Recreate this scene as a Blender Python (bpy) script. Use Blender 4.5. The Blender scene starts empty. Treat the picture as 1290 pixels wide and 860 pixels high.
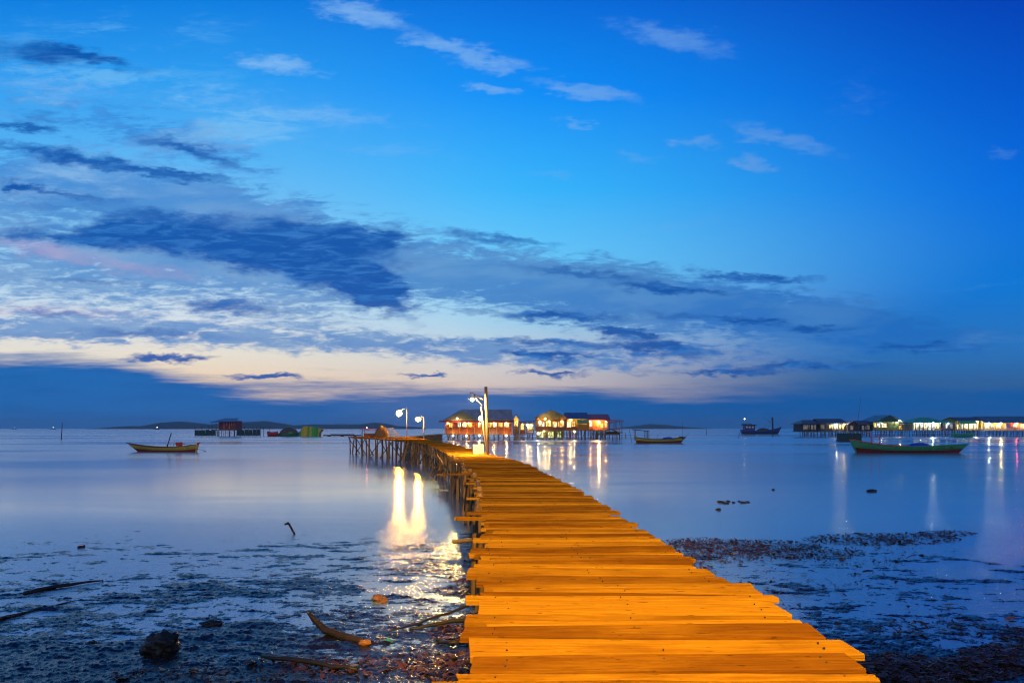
import bpy, math, random
import numpy as np
from mathutils import Vector, Matrix, noise as mnoise
random.seed(7); RNG = np.random.default_rng(7)
SC = bpy.context.scene
COL = SC.collection
F = 856.0; HOR = 539.0; H = 3.2          # focal length in photo pixels, horizon row, eye height above the water

def ground(px, py, z=0.0):               # point at height z seen along a direction
    d = F*(H-z)/(py-HOR); return Vector(((px-645)*d/F, d, z))
def at(px, py, d):                       # point at distance d
    return Vector(((px-645)*d/F, d, H-(py-HOR)*d/F))
def X(px, d): return (px-645)*d/F
def Z(py, d): return H-(py-HOR)*d/F
def lin(c):
    return tuple((v/255/12.92 if v/255 <= .04045 else ((v/255+.055)/1.055)**2.4) for v in c)

# ------------------------------------------------------------------ node helper
class NT:
    def __init__(s, tree): s.t = tree; s.n = tree.nodes; s.l = tree.links
    def node(s, typ, **kw):
        n = s.n.new(typ)
        for k, v in kw.items(): setattr(n, k, v)
        return n
    def put(s, sock, v):
        if hasattr(v, 'is_output') or hasattr(v, 'links'): s.l.new(v, sock)
        else: sock.default_value = v
    def math(s, op, a, b=None, c=None, clamp=False):
        n = s.node('ShaderNodeMath', operation=op, use_clamp=clamp)
        for i, v in enumerate((a, b, c)):
            if v is not None: s.put(n.inputs[i], v)
        return n.outputs[0]
    def vmath(s, op, a, b=None):
        n = s.node('ShaderNodeVectorMath', operation=op)
        s.put(n.inputs[0], a)
        if b is not None: s.put(n.inputs[1], b)
        return n.outputs['Value'] if op in ('LENGTH', 'DOT_PRODUCT') else n.outputs[0]
    def mapping(s, v, loc=(0,0,0), rot=(0,0,0), sc=(1,1,1), typ='POINT'):
        n = s.node('ShaderNodeMapping', vector_type=typ)
        s.put(n.inputs[0], v); n.inputs['Location'].default_value = loc
        n.inputs['Rotation'].default_value = rot; n.inputs['Scale'].default_value = sc
        return n.outputs[0]
    def noise(s, v, scale=1, detail=4, rough=.55, dist=0., dim='3D'):
        n = s.node('ShaderNodeTexNoise', noise_dimensions=dim)
        if v is not None: s.put(n.inputs['Vector'], v)
        n.inputs['Scale'].default_value = scale; n.inputs['Detail'].default_value = detail
        n.inputs['Roughness'].default_value = rough; n.inputs['Distortion'].default_value = dist
        return n.outputs['Fac']
    def mr(s, v, a, b, c=0., d=1., smooth=True):
        n = s.node('ShaderNodeMapRange', interpolation_type='SMOOTHSTEP' if smooth else 'LINEAR')
        s.put(n.inputs['Value'], v)
        for k, q in zip(('From Min','From Max','To Min','To Max'), (a,b,c,d)): s.put(n.inputs[k], q)
        return n.outputs['Result']
    def mix(s, f, a, b, blend='MIX'):
        n = s.node('ShaderNodeMix', data_type='RGBA', blend_type=blend)
        s.put(n.inputs[0], f); s.put(n.inputs[6], a); s.put(n.inputs[7], b)
        return n.outputs[2]
    def ramp(s, f, stops):
        n = s.node('ShaderNodeValToRGB'); cr = n.color_ramp
        while len(cr.elements) < len(stops): cr.elements.new(1.0)
        for e, (p, c) in zip(cr.elements, stops):
            e.position = p; e.color = (*c, 1)
        s.put(n.inputs[0], f); return n.outputs[0]
def c4(c): return (c[0], c[1], c[2], 1.0)

# ------------------------------------------------------------------ materials
MATS = {}
def new_mat(name):
    m = bpy.data.materials.new(name); m.use_nodes = True
    nt = NT(m.node_tree); b = m.node_tree.nodes['Principled BSDF']
    return m, nt, b
def paint(name, c, rough=.6, var=.35, scale=3., stretch=(1,1,1), bump=.15, spec=.4):
    """weathered solid colour with uneven patches and a little relief"""
    if name in MATS: return MATS[name]
    m, nt, b = new_mat(name)
    co = nt.node('ShaderNodeTexCoord').outputs['Object']
    v = nt.mapping(co, sc=stretch)
    n = nt.noise(v, scale, 6, .65); n2 = nt.noise(v, scale*7, 4, .6)
    f = nt.math('ADD', nt.math('MULTIPLY', n, .65), nt.math('MULTIPLY', n2, .35))
    isl = nt.node('ShaderNodeNewGeometry').outputs['Random Per Island']
    f = nt.math('ADD', nt.math('MULTIPLY', f, .8), nt.math('MULTIPLY', isl, .2))
    lo = tuple(x*(1-var) for x in c); hi = tuple(min(1, x*(1+var)) for x in c)
    nt.put(b.inputs['Base Color'], nt.ramp(f, [(.3, lo), (.7, hi)]))
    b.inputs['Roughness'].default_value = rough
    b.inputs['Specular IOR Level'].default_value = spec
    if bump:
        bp = nt.node('ShaderNodeBump'); bp.inputs['Strength'].default_value = bump; bp.inputs['Distance'].default_value = .03
        nt.put(bp.inputs['Height'], f); nt.put(b.inputs['Normal'], bp.outputs[0])
    MATS[name] = m; return m
def glow(name, c, s):
    if name in MATS: return MATS[name]
    m, nt, b = new_mat(name)
    b.inputs['Base Color'].default_value = (.8, .8, .8, 1)
    b.inputs['Emission Color'].default_value = c4(c); b.inputs['Emission Strength'].default_value = s
    MATS[name] = m; return m
def lit_pane(name, c, s):
    """a lit room seen through an opening: uneven bright and dark shapes"""
    if name in MATS: return MATS[name]
    m, nt, b = new_mat(name)
    co = nt.node('ShaderNodeTexCoord').outputs['Object']
    n = nt.noise(nt.mapping(co, sc=(1.8, 1, .8)), 1.9, 4, .65)
    n2 = nt.noise(co, 3.1, 2, .5)
    st = nt.math('MULTIPLY', nt.mr(n, .40, .60, .06, 1.7), s)
    col = nt.mix(nt.mr(n2, .4, .62), c4(c), c4((c[0], c[1]*.72, c[2]*.5)))
    nt.put(b.inputs['Base Color'], (.25, .2, .15, 1))
    nt.put(b.inputs['Emission Color'], col); nt.put(b.inputs['Emission Strength'], st)
    MATS[name] = m; return m
def roofing(name, c, rough=.45):
    if name in MATS: return MATS[name]
    m, nt, b = new_mat(name)
    co = nt.node('ShaderNodeTexCoord').outputs['Object']
    n = nt.noise(nt.mapping(co, sc=(.7, .25, .25)), 1.2, 6, .7)
    w = nt.node('ShaderNodeTexWave', wave_type='BANDS', bands_direction='X'); nt.put(w.inputs['Vector'], co)
    w.inputs['Scale'].default_value = 1.1; w.inputs['Distortion'].default_value = .3
    nt.put(b.inputs['Base Color'], nt.ramp(n, [(.3, tuple(x*.6 for x in c)), (.55, c), (.75, tuple(min(1, x*1.4) for x in c))]))
    bp = nt.node('ShaderNodeBump'); bp.inputs['Strength'].default_value = .5; bp.inputs['Distance'].default_value = .05
    nt.put(bp.inputs['Height'], w.outputs['Fac']); nt.put(b.inputs['Normal'], bp.outputs[0])
    b.inputs['Roughness'].default_value = rough
    MATS[name] = m; return m

def deck_material():
    m, nt, b = new_mat('deck_wood')
    uv = nt.node('ShaderNodeTexCoord').outputs['UV']
    isl = nt.node('ShaderNodeNewGeometry').outputs['Random Per Island']
    g1 = nt.noise(nt.mapping(uv, sc=(.8, 16, 1)), 1.6, 8, .7, .7)
    g2 = nt.noise(nt.mapping(uv, sc=(2.6, 90, 1)), 1.0, 7, .75, .3)
    big = nt.noise(nt.mapping(uv, sc=(1.0, 2.2, 1)), .9, 5, .6)
    knots = nt.noise(nt.mapping(uv, loc=(3, 7, 0), sc=(4.5, 20, 1)), 1.4, 3, .5)
    f = nt.math('ADD', nt.math('MULTIPLY', nt.math('SUBTRACT', nt.math('ADD', nt.math('MULTIPLY', g1, .5), nt.math('MULTIPLY', g2, .5)), .5), 1.35), .5)
    col = nt.ramp(f, [(.24, (.12, .036, .004)), (.40, (.29, .115, .009)), (.55, (.37, .165, .012)), (.74, (.47, .25, .024))])
    dark = nt.ramp(f, [(.26, (.065, .018, .003)), (.6, (.165, .056, .007)), (.75, (.28, .112, .013))])
    col = nt.mix(nt.math('MULTIPLY', nt.mr(nt.math('ADD', nt.math('MULTIPLY', isl, .5), nt.math('MULTIPLY', big, .8)), .5, .95), .95), col, dark)
    col = nt.mix(nt.mr(knots, .64, .72, 0, .8), col, (.05, .016, .004, 1))
    nt.put(b.inputs['Base Color'], col)
    nt.put(b.inputs['Roughness'], nt.mr(f, .3, .7, .78, .5))
    b.inputs['Specular IOR Level'].default_value = 0.
    hgt = nt.math('ADD', f, nt.math('MULTIPLY', big, .35))
    bp = nt.node('ShaderNodeBump'); bp.inputs['Strength'].default_value = .75; bp.inputs['Distance'].default_value = .012
    nt.put(bp.inputs['Height'], hgt); nt.put(b.inputs['Normal'], bp.outputs[0])
    return m
def water_material():
    m, nt, b = new_mat('water')
    pos = nt.node('ShaderNodeNewGeometry').outputs['Position']
    sep = nt.node('ShaderNodeSeparateXYZ'); nt.put(sep.inputs[0], pos); y = sep.outputs[1]
    # wind bands (long in X), in log distance so they show near and far
    ly = nt.math('LOGARITHM', nt.math('MAXIMUM', y, 1.0), 2.718)
    cb = nt.node('ShaderNodeCombineXYZ'); nt.put(cb.inputs[0], nt.math('MULTIPLY', nt.math('DIVIDE', sep.outputs[0], nt.math('MAXIMUM', y, 1.0)), .9)); nt.put(cb.inputs[1], nt.math('MULTIPLY', ly, 3.4))
    band = nt.noise(cb.outputs[0], 1.4, 4, .55)
    near = nt.mr(y, 14., 30., 1., 0.)
    far = nt.mr(y, 45., 160., 0., 1.)
    r = nt.math('ADD', nt.math('MULTIPLY', far, nt.mr(band, .4, .6, .0, .16)), nt.mr(band, .38, .62, .115, .155))
    nt.put(b.inputs['Roughness'], nt.math('ADD', r, nt.math('MULTIPLY', near, .05)))
    b.inputs['Base Color'].default_value = (.36, .52, .64, 1); b.inputs['Metallic'].default_value = .55
    b.inputs['IOR'].default_value = 1.95
    rip = nt.noise(nt.mapping(pos, sc=(2.2, 5.5, 1)), 1.2, 5, .6)
    sm = nt.noise(nt.mapping(pos, sc=(9, 22, 1)), 1.8, 5, .7)
    hgt = nt.math('ADD', nt.math('MULTIPLY', rip, .03), nt.math('MULTIPLY', sm, .012))
    bp = nt.node('ShaderNodeBump'); nt.put(bp.inputs['Strength'], nt.math('MULTIPLY', near, .55)); bp.inputs['Distance'].default_value = 1.
    nt.put(bp.inputs['Height'], hgt); nt.put(b.inputs['Normal'], bp.outputs[0])
    return m
def mud_material():
    m, nt, b = new_mat('wet_mud')
    pos = nt.node('ShaderNodeNewGeometry').outputs['Position']
    n = nt.noise(pos, 2.1, 8, .7); n2 = nt.noise(pos, 22., 5, .7)
    nt.put(b.inputs['Base Color'], nt.ramp(n, [(.3, (.004, .003, .003)), (.55, (.012, .008, .006)), (.75, (.035, .018, .010))]))
    nt.put(b.inputs['Roughness'], nt.mr(n2, .35, .65, .07, .34))
    b.inputs['Specular IOR Level'].default_value = .9
    bp = nt.node('ShaderNodeBump'); bp.inputs['Strength'].default_value = .6; bp.inputs['Distance'].default_value = .015
    nt.put(bp.inputs['Height'], n2); nt.put(b.inputs['Normal'], bp.outputs[0])
    return m

# ------------------------------------------------------------------ mesh helper
class MB:
    def __init__(s): s.v = []; s.f = []; s.m = []; s.uv = {}
    def quadbox(s, a, mi=0):              # 8 corners: 4 bottom, 4 top (same winding)
        o = len(s.v); s.v += [tuple(p) for p in a]
        for q in ((3,2,1,0),(4,5,6,7),(0,1,5,4),(1,2,6,5),(2,3,7,6),(3,0,4,7)):
            s.f.append(tuple(o+i for i in q)); s.m.append(mi)
        return s
    def box(s, x0, x1, y0, y1, z0, z1, mi=0):
        return s.quadbox([(x0,y0,z0),(x1,y0,z0),(x1,y1,z0),(x0,y1,z0),(x0,y0,z1),(x1,y0,z1),(x1,y1,z1),(x0,y1,z1)], mi)
    def tube(s, pts, rad, n=7, mi=0, wob=0., cap=True):
        pts = [Vector(p) for p in pts]; o = len(s.v)
        if not hasattr(rad, '__len__'): rad = [rad]*len(pts)
        for i, p in enumerate(pts):
            t = (pts[min(i+1, len(pts)-1)]-pts[max(i-1, 0)]).normalized()
            a = Vector((0,0,1)) if abs(t.z) < .9 else Vector((1,0,0))
            u = t.cross(a).normalized(); w = t.cross(u)
            for k in range(n):
                an = 2*math.pi*k/n; r = rad[i]*(1+random.uniform(-wob, wob))
                s.v.append(tuple(p+u*math.cos(an)*r+w*math.sin(an)*r))
        for i in range(len(pts)-1):
            for k in range(n):
                s.f.append((o+i*n+k, o+i*n+(k+1) % n, o+(i+1)*n+(k+1) % n, o+(i+1)*n+k)); s.m.append(mi)
        if cap:
            s.f.append(tuple(o+k for k in range(n-1, -1, -1))); s.m.append(mi)
            e = o+(len(pts)-1)*n; s.f.append(tuple(e+k for k in range(n))); s.m.append(mi)
        return s
    def pole(s, p, q, r, r2=None, n=7, mi=0, bend=.0, wob=.08, seg=4):
        p, q = Vector(p), Vector(q); r2 = r if r2 is None else r2
        off = Vector((random.uniform(-1,1), random.uniform(-1,1), 0))*bend
        pts = [p.lerp(q, i/seg)+off*math.sin(math.pi*i/seg) for i in range(seg+1)]
        return s.tube(pts, [r+(r2-r)*i/seg for i in range(seg+1)], n, mi, wob)
    def ball(s, c, r, mi=0, nu=12, nv=8, sq=(1,1,1), rough=0.):
        o = len(s.v); c = Vector(c)
        ph = [random.uniform(0, 6) for _ in range(6)]
        for j in range(nv+1):
            th = math.pi*j/nv
            for i in range(nu):
                a = 2*math.pi*i/nu
                d = Vector((math.sin(th)*math.cos(a), math.sin(th)*math.sin(a), math.cos(th)))
                k = 1+rough*(math.sin(3*d.x+ph[0]+2*d.y)+math.sin(5*d.y+ph[1]+3*d.z)+.6*math.sin(9*d.x+7*d.z+ph[2])+.5*math.sin(13*d.y+ph[3]-8*d.x))*.4
                s.v.append(tuple(c+Vector((d.x*sq[0], d.y*sq[1], d.z*sq[2]))*r*k))
        for j in range(nv):
            for i in range(nu):
                s.f.append((o+j*nu+i, o+(j+1)*nu+i, o+(j+1)*nu+(i+1) % nu, o+j*nu+(i+1) % nu)); s.m.append(mi)
        return s
    def poly(s, pts, mi=0):
        o = len(s.v); s.v += [tuple(p) for p in pts]; s.f.append(tuple(range(o, o+len(pts)))); s.m.append(mi); return s
    def slab(s, pts, t, mi=0):            # polygon thickened downwards by t
        n = len(pts); o = len(s.v); s.v += [tuple(p) for p in pts]+[(p[0], p[1], p[2]-t) for p in pts]
        s.f.append(tuple(range(o, o+n))); s.m.append(mi)
        s.f.append(tuple(range(o+2*n-1, o+n-1, -1))); s.m.append(mi)
        for i in range(n):
            j = (i+1) % n; s.f.append((o+i, o+n+i, o+n+j, o+j)); s.m.append(mi)
        return s
    def prism(s, pts, off, mi=0):         # polygon extruded by a vector
        off = Vector(off); n = len(pts); o = len(s.v)
        s.v += [tuple(p) for p in pts]+[tuple(Vector(p)+off) for p in pts]
        s.f.append(tuple(range(o, o+n))); s.m.append(mi); s.f.append(tuple(range(o+2*n-1, o+n-1, -1))); s.m.append(mi)
        for i in range(n):
            j = (i+1) % n; s.f.append((o+i, o+n+i, o+n+j, o+j)); s.m.append(mi)
        return s
    def build(s, name, mats, parent=None, smooth=False):
        me = bpy.data.meshes.new(name); me.from_pydata(s.v, [], s.f); me.validate()
        for m in (mats if isinstance(mats, (list, tuple)) else [mats]): me.materials.append(m)
        if len(me.polygons) == len(s.m): me.polygons.foreach_set('material_index', s.m)
        if smooth: me.polygons.foreach_set('use_smooth', [True]*len(me.polygons))
        import bmesh
        bm = bmesh.new(); bm.from_mesh(me); bmesh.ops.recalc_face_normals(bm, faces=bm.faces); bm.to_mesh(me); bm.free()
        o = bpy.data.objects.new(name, me); COL.objects.link(o)
        if parent is not None:
            o.parent = parent; o.matrix_parent_inverse = Matrix.Translation(parent.location).inverted() if parent.rotation_euler.z == 0 and parent.get('world_parts') else Matrix()
        return o
def tag(o, label=None, cat=None, group=None, kind=None):
    if label: o['label'] = label
    if cat: o['category'] = cat
    if group: o['group'] = group
    if kind: o['kind'] = kind
    return o
def empty(name, loc, label, cat, group=None, rz=0., world=False):
    o = bpy.data.objects.new(name, None); COL.objects.link(o); o.location = loc; o.rotation_euler.z = rz
    o.empty_display_size = .3
    if world: o['world_parts'] = 1
    return tag(o, label, cat, group)

# ------------------------------------------------------------------ camera
cam_d = bpy.data.cameras.new('camera'); cam = bpy.data.objects.new('camera', cam_d); COL.objects.link(cam)
cam.location = (0, 0, H); cam.rotation_euler = (math.pi/2, 0, 0)
cam_d.sensor_width = 36; cam_d.lens = 36*F/1290; cam_d.shift_y = (HOR-430)/1290
cam_d.clip_start = .05; cam_d.clip_end = 20000
SC.camera = cam

# ------------------------------------------------------------------ sky
def build_sky():
    w = bpy.data.worlds.new('World'); SC.world = w; w.use_nodes = True
    nt = NT(w.node_tree); bg = w.node_tree.nodes['Background']
    g = nt.node('ShaderNodeTexCoord').outputs['Generated']
    sp = nt.node('ShaderNodeSeparateXYZ'); nt.put(sp.inputs[0], g)
    yy = nt.math('MAXIMUM', sp.outputs[1], .12)
    x = nt.math('ADD', nt.math('MULTIPLY', nt.math('DIVIDE', sp.outputs[0], yy), .856), .645)
    y = nt.math('MULTIPLY', nt.math('DIVIDE', nt.math('ABSOLUTE', sp.outputs[2]), yy), .856)
    cb = nt.node('ShaderNodeCombineXYZ'); nt.put(cb.inputs[0], x); nt.put(cb.inputs[1], y)
    P = cb.outputs[0]
    yr = nt.math('DIVIDE', y, 1.0, clamp=True)
    L = lambda *c: lin(c)
    left = nt.ramp(yr, [(0, L(240,200,165)), (.06, L(246,218,186)), (.09, L(240,230,212)), (.13, L(222,229,235)), (.18, L(185,219,242)),
                        (.25, L(135,200,243)), (.34, L(90,182,246)), (.44, L(45,158,242)), (.54, L(12,128,226)), (.75, L(0,75,175)), (1, L(0,45,125))])
    cen = nt.ramp(yr, [(0, L(220,190,180)), (.05, L(222,203,194)), (.08, L(214,214,216)), (.13, L(165,212,240)), (.2, L(112,206,252)),
                       (.3, L(56,184,255)), (.42, L(8,146,250)), (.54, L(0,110,222)), (.75, L(0,62,160)), (1, L(0,38,115))])
    right = nt.ramp(yr, [(0, L(30,85,150)), (.06, L(45,100,160)), (.1, L(40,116,190)), (.18, L(8,120,214)), (.3, L(0,108,222)),
                         (.42, L(0,88,206)), (.54, L(0,64,184)), (.75, L(0,40,130)), (1, L(0,25,90))])
    base = nt.mix(nt.mr(x, .2, .72), left, cen)
    base = nt.mix(nt.mr(x, .55, nt.mr(y, .05, .25, 1.08, 1.36)), base, right)
    # warped coordinates make every blob ragged
    wn = nt.node('ShaderNodeTexNoise'); nt.put(wn.inputs['Vector'], nt.mapping(P, sc=(5, 13, 1))); wn.inputs['Detail'].default_value = 6; wn.inputs['Roughness'].default_value = .6
    wv = nt.vmath('MULTIPLY', nt.vmath('SUBTRACT', wn.outputs['Color'], (.5,.5,.5)), (.12, .035, 0))
    W = nt.vmath('ADD', P, wv)
    def blob1(cx, cy, rx, ry, ang=0, amp=1., src=None):
        s_ = nt.vmath('SUBTRACT', W if src is None else src, (cx/1000, (HOR-cy)/1000, 0)); a = math.radians(-ang)
        dx = nt.vmath('DOT_PRODUCT', s_, (math.cos(a)*1000/rx, math.sin(a)*1000/rx, 0))
        dy = nt.vmath('DOT_PRODUCT', s_, (-math.sin(a)*1000/ry, math.cos(a)*1000/ry, 0))
        d = nt.math('SQRT', nt.math('MULTIPLY_ADD', dx, dx, nt.math('MULTIPLY', dy, dy)))
        return nt.mr(d, 1.18, .0, 0., amp*1.1)
    def blob(*a): return a
    def add(l):                             # summed one by one so that few values stay live in the shader
        o = blob1(*l[0])
        for q in l[1:]: o = nt.math('ADD', o, blob1(*q))
        return o
    rip = nt.noise(nt.mapping(P, rot=(0, 0, math.radians(10)), sc=(19, 105, 1)), 1., 7, .66, .8)      # rippled altocumulus
    fine = nt.noise(nt.mapping(P, rot=(0, 0, math.radians(-24)), sc=(52, 170, 1)), 1., 5, .62, .5)
    soft = nt.noise(nt.mapping(P, rot=(0, 0, math.radians(8)), sc=(5, 21, 1)), 1., 6, .6, .3)
    tex = nt.math('ADD', nt.math('ADD', nt.math('MULTIPLY', rip, .48), nt.math('MULTIPLY', fine, .22)), nt.math('MULTIPLY', soft, .3))
    # A: broad lavender-grey cloud fields
    A = add([blob(120,325,470,110,6,1.), blob(330,300,330,90,8,.8), blob(60,415,360,26,2,.9), blob(620,350,330,62,6), blob(870,385,320,56,4,1.1), blob(1080,408,230,40,4,.75),
             blob(430,430,330,24,3,.6), blob(640,445,300,26,2,.7), blob(900,450,260,30,2,.5), blob(60,222,270,52,9,.9), blob(120,145,260,60,12,.6), blob(250,185,140,30,16,.5), blob(230,255,200,30,6,.7), blob(1150,430,200,34,3,.7)])
    kA = nt.mr(A, .02, .5, 0., 6.0)
    mA = nt.mr(nt.math('ADD', A, nt.math('MULTIPLY', nt.math('SUBTRACT', tex, .5), kA)), .15, 1.15)
    colA = nt.mix(nt.mr(x, .1, 1.0), c4(L(78,140,206)), c4(L(30,108,192)))
    colA = nt.mix(nt.mr(soft, .42, .62), colA, nt.mix(nt.mr(x, .1, 1.), c4(L(116,160,210)), c4(L(62,126,196))))
    colA = nt.mix(nt.mr(y, .2, .42), colA, c4(L(46,132,218)))
    s1 = nt.mix(nt.math('MULTIPLY', mA, .86), base, colA)
    # pink tinge low on the left
    pk = add([blob(50,314,90,11,8,.6), blob(170,338,120,10,8,.4), blob(60,392,160,8,2,.4)])
    s1 = nt.mix(nt.math('MULTIPLY', nt.math('MULTIPLY', pk, tex), 1.0, clamp=True), s1, c4(L(214,166,196)))
    # D: pale broken cirrocumulus high on the left
    Dm = add([blob(110,120,330,110,8,1.), blob(60,230,260,60,6,.7), blob(330,160,220,60,8,.5), blob(200,30,260,40,6,.5)])
    mD = nt.mr(nt.math('MULTIPLY', Dm, nt.mr(nt.math('ADD', nt.math('MULTIPLY', tex, .6), nt.math('MULTIPLY', soft, .4)), .42, .66)), .05, 1.)
    s1 = nt.mix(nt.math('MULTIPLY', mD, .6), s1, nt.mix(nt.mr(y, .2, .45), c4(L(190,222,244)), c4(L(120,196,246))))
    # B: dark blue banks
    B = add([blob(300,302,250,36,3,.95), blob(150,288,140,26,-2,.85), blob(60,300,120,14,4,.6), blob(120,355,150,10,3,.5), blob(200,420,170,10,3,.6), blob(60,395,120,8,3,.5), blob(425,330,120,58,22,.95), blob(485,372,80,32,30,1.0), blob(470,298,70,20,4,.8), blob(340,330,160,26,10,.9),
             blob(270,385,110,15,3,.8), blob(70,195,160,15,9,.95), blob(230,222,120,10,8,.8), blob(60,68,120,22,3,.8), blob(20,232,40,14,0,.8), blob(60,150,90,14,12,.5),
             blob(210,451,75,8,0,1.2), blob(330,474,75,7,1,1.2), blob(540,471,60,4,0,1.1), blob(690,448,90,7,2,1.), blob(840,438,95,16,8,1.2), blob(780,418,90,8,4,1.1), blob(700,432,130,8,3,.9), blob(900,470,130,6,0,.9), blob(620,395,130,9,5,.8), blob(900,402,130,9,4,.8), blob(1010,412,110,8,3,.8), blob(640,302,120,9,6,.7), blob(850,366,120,8,4,.9), blob(730,345,140,10,6,.6),
             blob(960,350,115,8,3,1.2), blob(720,398,80,10,3,1.), blob(1160,438,120,10,-2,1.), blob(60,425,200,14,2,.35), blob(1000,462,170,9,-1,1.), blob(690,470,70,5,0,1.), blob(240,190,130,14,16,.8), blob(90,245,160,9,8,.7), blob(30,160,70,9,10,.9), blob(120,262,200,10,5,.6), blob(130,75,90,12,14,.6)])
    mB = nt.mr(nt.math('ADD', nt.math('MULTIPLY', B, 1.55), nt.math('MULTIPLY', nt.math('SUBTRACT', nt.math('ADD', nt.math('MULTIPLY', soft, .6), nt.math('MULTIPLY', tex, .4)), .5), 3.2)), .2, 1.75)
    colB = nt.mix(nt.mr(x, .0, 1.), c4(L(4,84,172)), c4(L(8,82,166)))
    colB = nt.mix(nt.mr(rip, .45, .68), colB, c4(L(48,118,196)))
    s2 = nt.mix(nt.math('MULTIPLY', mB, .95), s1, colB)
    # C: pale wisps high up
    C = add([blob(450,18,100,20,12), blob(560,56,70,16,12), blob(620,80,75,15,6), blob(350,82,80,16,8), blob(740,116,95,15,9), blob(616,115,48,9,10,.9), blob(850,50,120,24,13,.85),
             blob(870,180,50,11,4,.8), blob(985,175,105,17,13), blob(945,207,40,13,8), blob(728,158,38,7,8,.7), blob(1260,193,44,9,6,.6), blob(500,190,140,18,3,.55), blob(430,150,160,16,3,.55),
             blob(800,200,60,12,8,.5), blob(1080,130,80,60,-60,.3), blob(690,220,60,8,6,.5), blob(860,285,130,10,-9,.45), blob(60,110,200,30,10,.5), blob(1230,362,120,9,-6,.4), blob(300,125,200,22,4,.45)])
    mC = nt.mr(nt.math('ADD', nt.math('MULTIPLY', C, 1.2), nt.math('MULTIPLY', nt.math('SUBTRACT', nt.math('ADD', nt.math('MULTIPLY', soft, .5), nt.math('MULTIPLY', fine, .5)), .5), 1.9)), .2, 1.5)
    colC = nt.mix(nt.mr(x, .2, 1.2), c4(L(150,200,246)), c4(L(92,150,222)))
    s3 = nt.mix(nt.math('MULTIPLY', mC, .62), s2, colC)
    # horizon bank
    edge = nt.math('ADD', nt.math('ADD', nt.mr(x, .1, .36, .088, .05), nt.mr(x, .36, .62, 0, -.004)), nt.math('MULTIPLY', nt.math('SUBTRACT', nt.noise(nt.mapping(P, sc=(3.2, 42, 1)), 1., 6, .65), .5), .085))
    mH = nt.mr(nt.math('SUBTRACT', y, edge), .016, -.016)
    colH = nt.mix(nt.mr(x, .1, 1.), c4(L(24,106,182)), c4(L(0,90,166)))
    colH = nt.mix(nt.math('MULTIPLY', blob1(550,520,150,50,0,1.,P), .5), colH, c4(L(92,118,176)))  # purple lamp glow painted into the bank colour around the far lamps
    colH = nt.mix(nt.mr(nt.noise(nt.mapping(P, sc=(6, 60, 1)), 1., 4, .6), .42, .66), colH, nt.mix(.6, c4(L(6,88,164)), colH))
    s4 = nt.mix(mH, s3, colH)
    # the sky texture adds the true twilight falloff on top
    st = nt.node('ShaderNodeTexSky', sky_type='NISHITA'); st.sun_disc = False
    st.sun_elevation = math.radians(1.0); st.sun_rotation = math.radians(-24); st.altitude = 0
    s5 = nt.mix(.0004, s4, st.outputs[0], 'ADD')
    # the sky opposite the afterglow: soft pale twilight arch
    s5 = nt.mix(nt.mr(sp.outputs[1], .15, -.35), s5, nt.ramp(nt.math('ABSOLUTE', sp.outputs[2]), [(0, L(96,124,176)), (.2, L(182,176,192)), (.55, L(120,160,215)), (1, L(20,90,180))]))
    nt.put(bg.inputs['Color'], s5); bg.inputs['Strength'].default_value = 1.0
    w.cycles.sampling_method = 'MANUAL'; w.cycles.sample_map_resolution = 1024
build_sky()
sun_d = bpy.data.lights.new('sun', 'SUN'); sun_d.energy = .012; sun_d.angle = math.radians(60); sun_d.color = (1, .8, .65)
sun = bpy.data.objects.new('sun', sun_d); COL.objects.link(sun)
sa, se = math.radians(-24), math.radians(3)
sun.rotation_euler = Vector((-math.sin(sa)*math.cos(se), -math.cos(sa)*math.cos(se), -math.sin(se))).to_track_quat('-Z', 'Y').to_euler()

# ------------------------------------------------------------------ water, mud, hills
me = bpy.data.meshes.new('water')
me.from_pydata([(-5200,-60,0),(5200,-60,0),(5200,5200,0),(-5200,5200,0)], [], [(0,1,2,3)]); me.materials.append(water_material())
o = bpy.data.objects.new('water', me); COL.objects.link(o); tag(o, kind='structure')

def vnoise(x, y, seed):
    xi = np.floor(x).astype(np.int64); yi = np.floor(y).astype(np.int64); fx = x-xi; fy = y-yi
    fx = fx*fx*fx*(fx*(fx*6-15)+10); fy = fy*fy*fy*(fy*(fy*6-15)+10)
    def h(a, b):
        n = (a*374761393+b*668265263+seed*1442695041) & 0xffffffff
        n = ((n ^ (n >> 13))*1274126177) & 0xffffffff
        return ((n ^ (n >> 16)) & 0xffff)/65535.
    return (h(xi,yi)*(1-fx)+h(xi+1,yi)*fx)*(1-fy)+(h(xi,yi+1)*(1-fx)+h(xi+1,yi+1)*fx)*fy
def fbm(x, y, seed, oct=5, gain=.55):
    s = 0; a = 1; t = 0
    for i in range(oct):
        s = s+a*(vnoise(x*2**i+i*17.3, y*2**i-i*9.1, seed+i)-.5); t += a; a *= gain
    return s/t
def deck_left(d): return np.interp(d, [-20,4,5,6.4,7.5,9,13.2,18.1,22,28,33.8,37.8,47.6], [-.33,-.31,-.27,-.24,-.30,-.37,-.62,-.86,-1.29,-2.0,-2.9,-3.4,-5.06])
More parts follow.
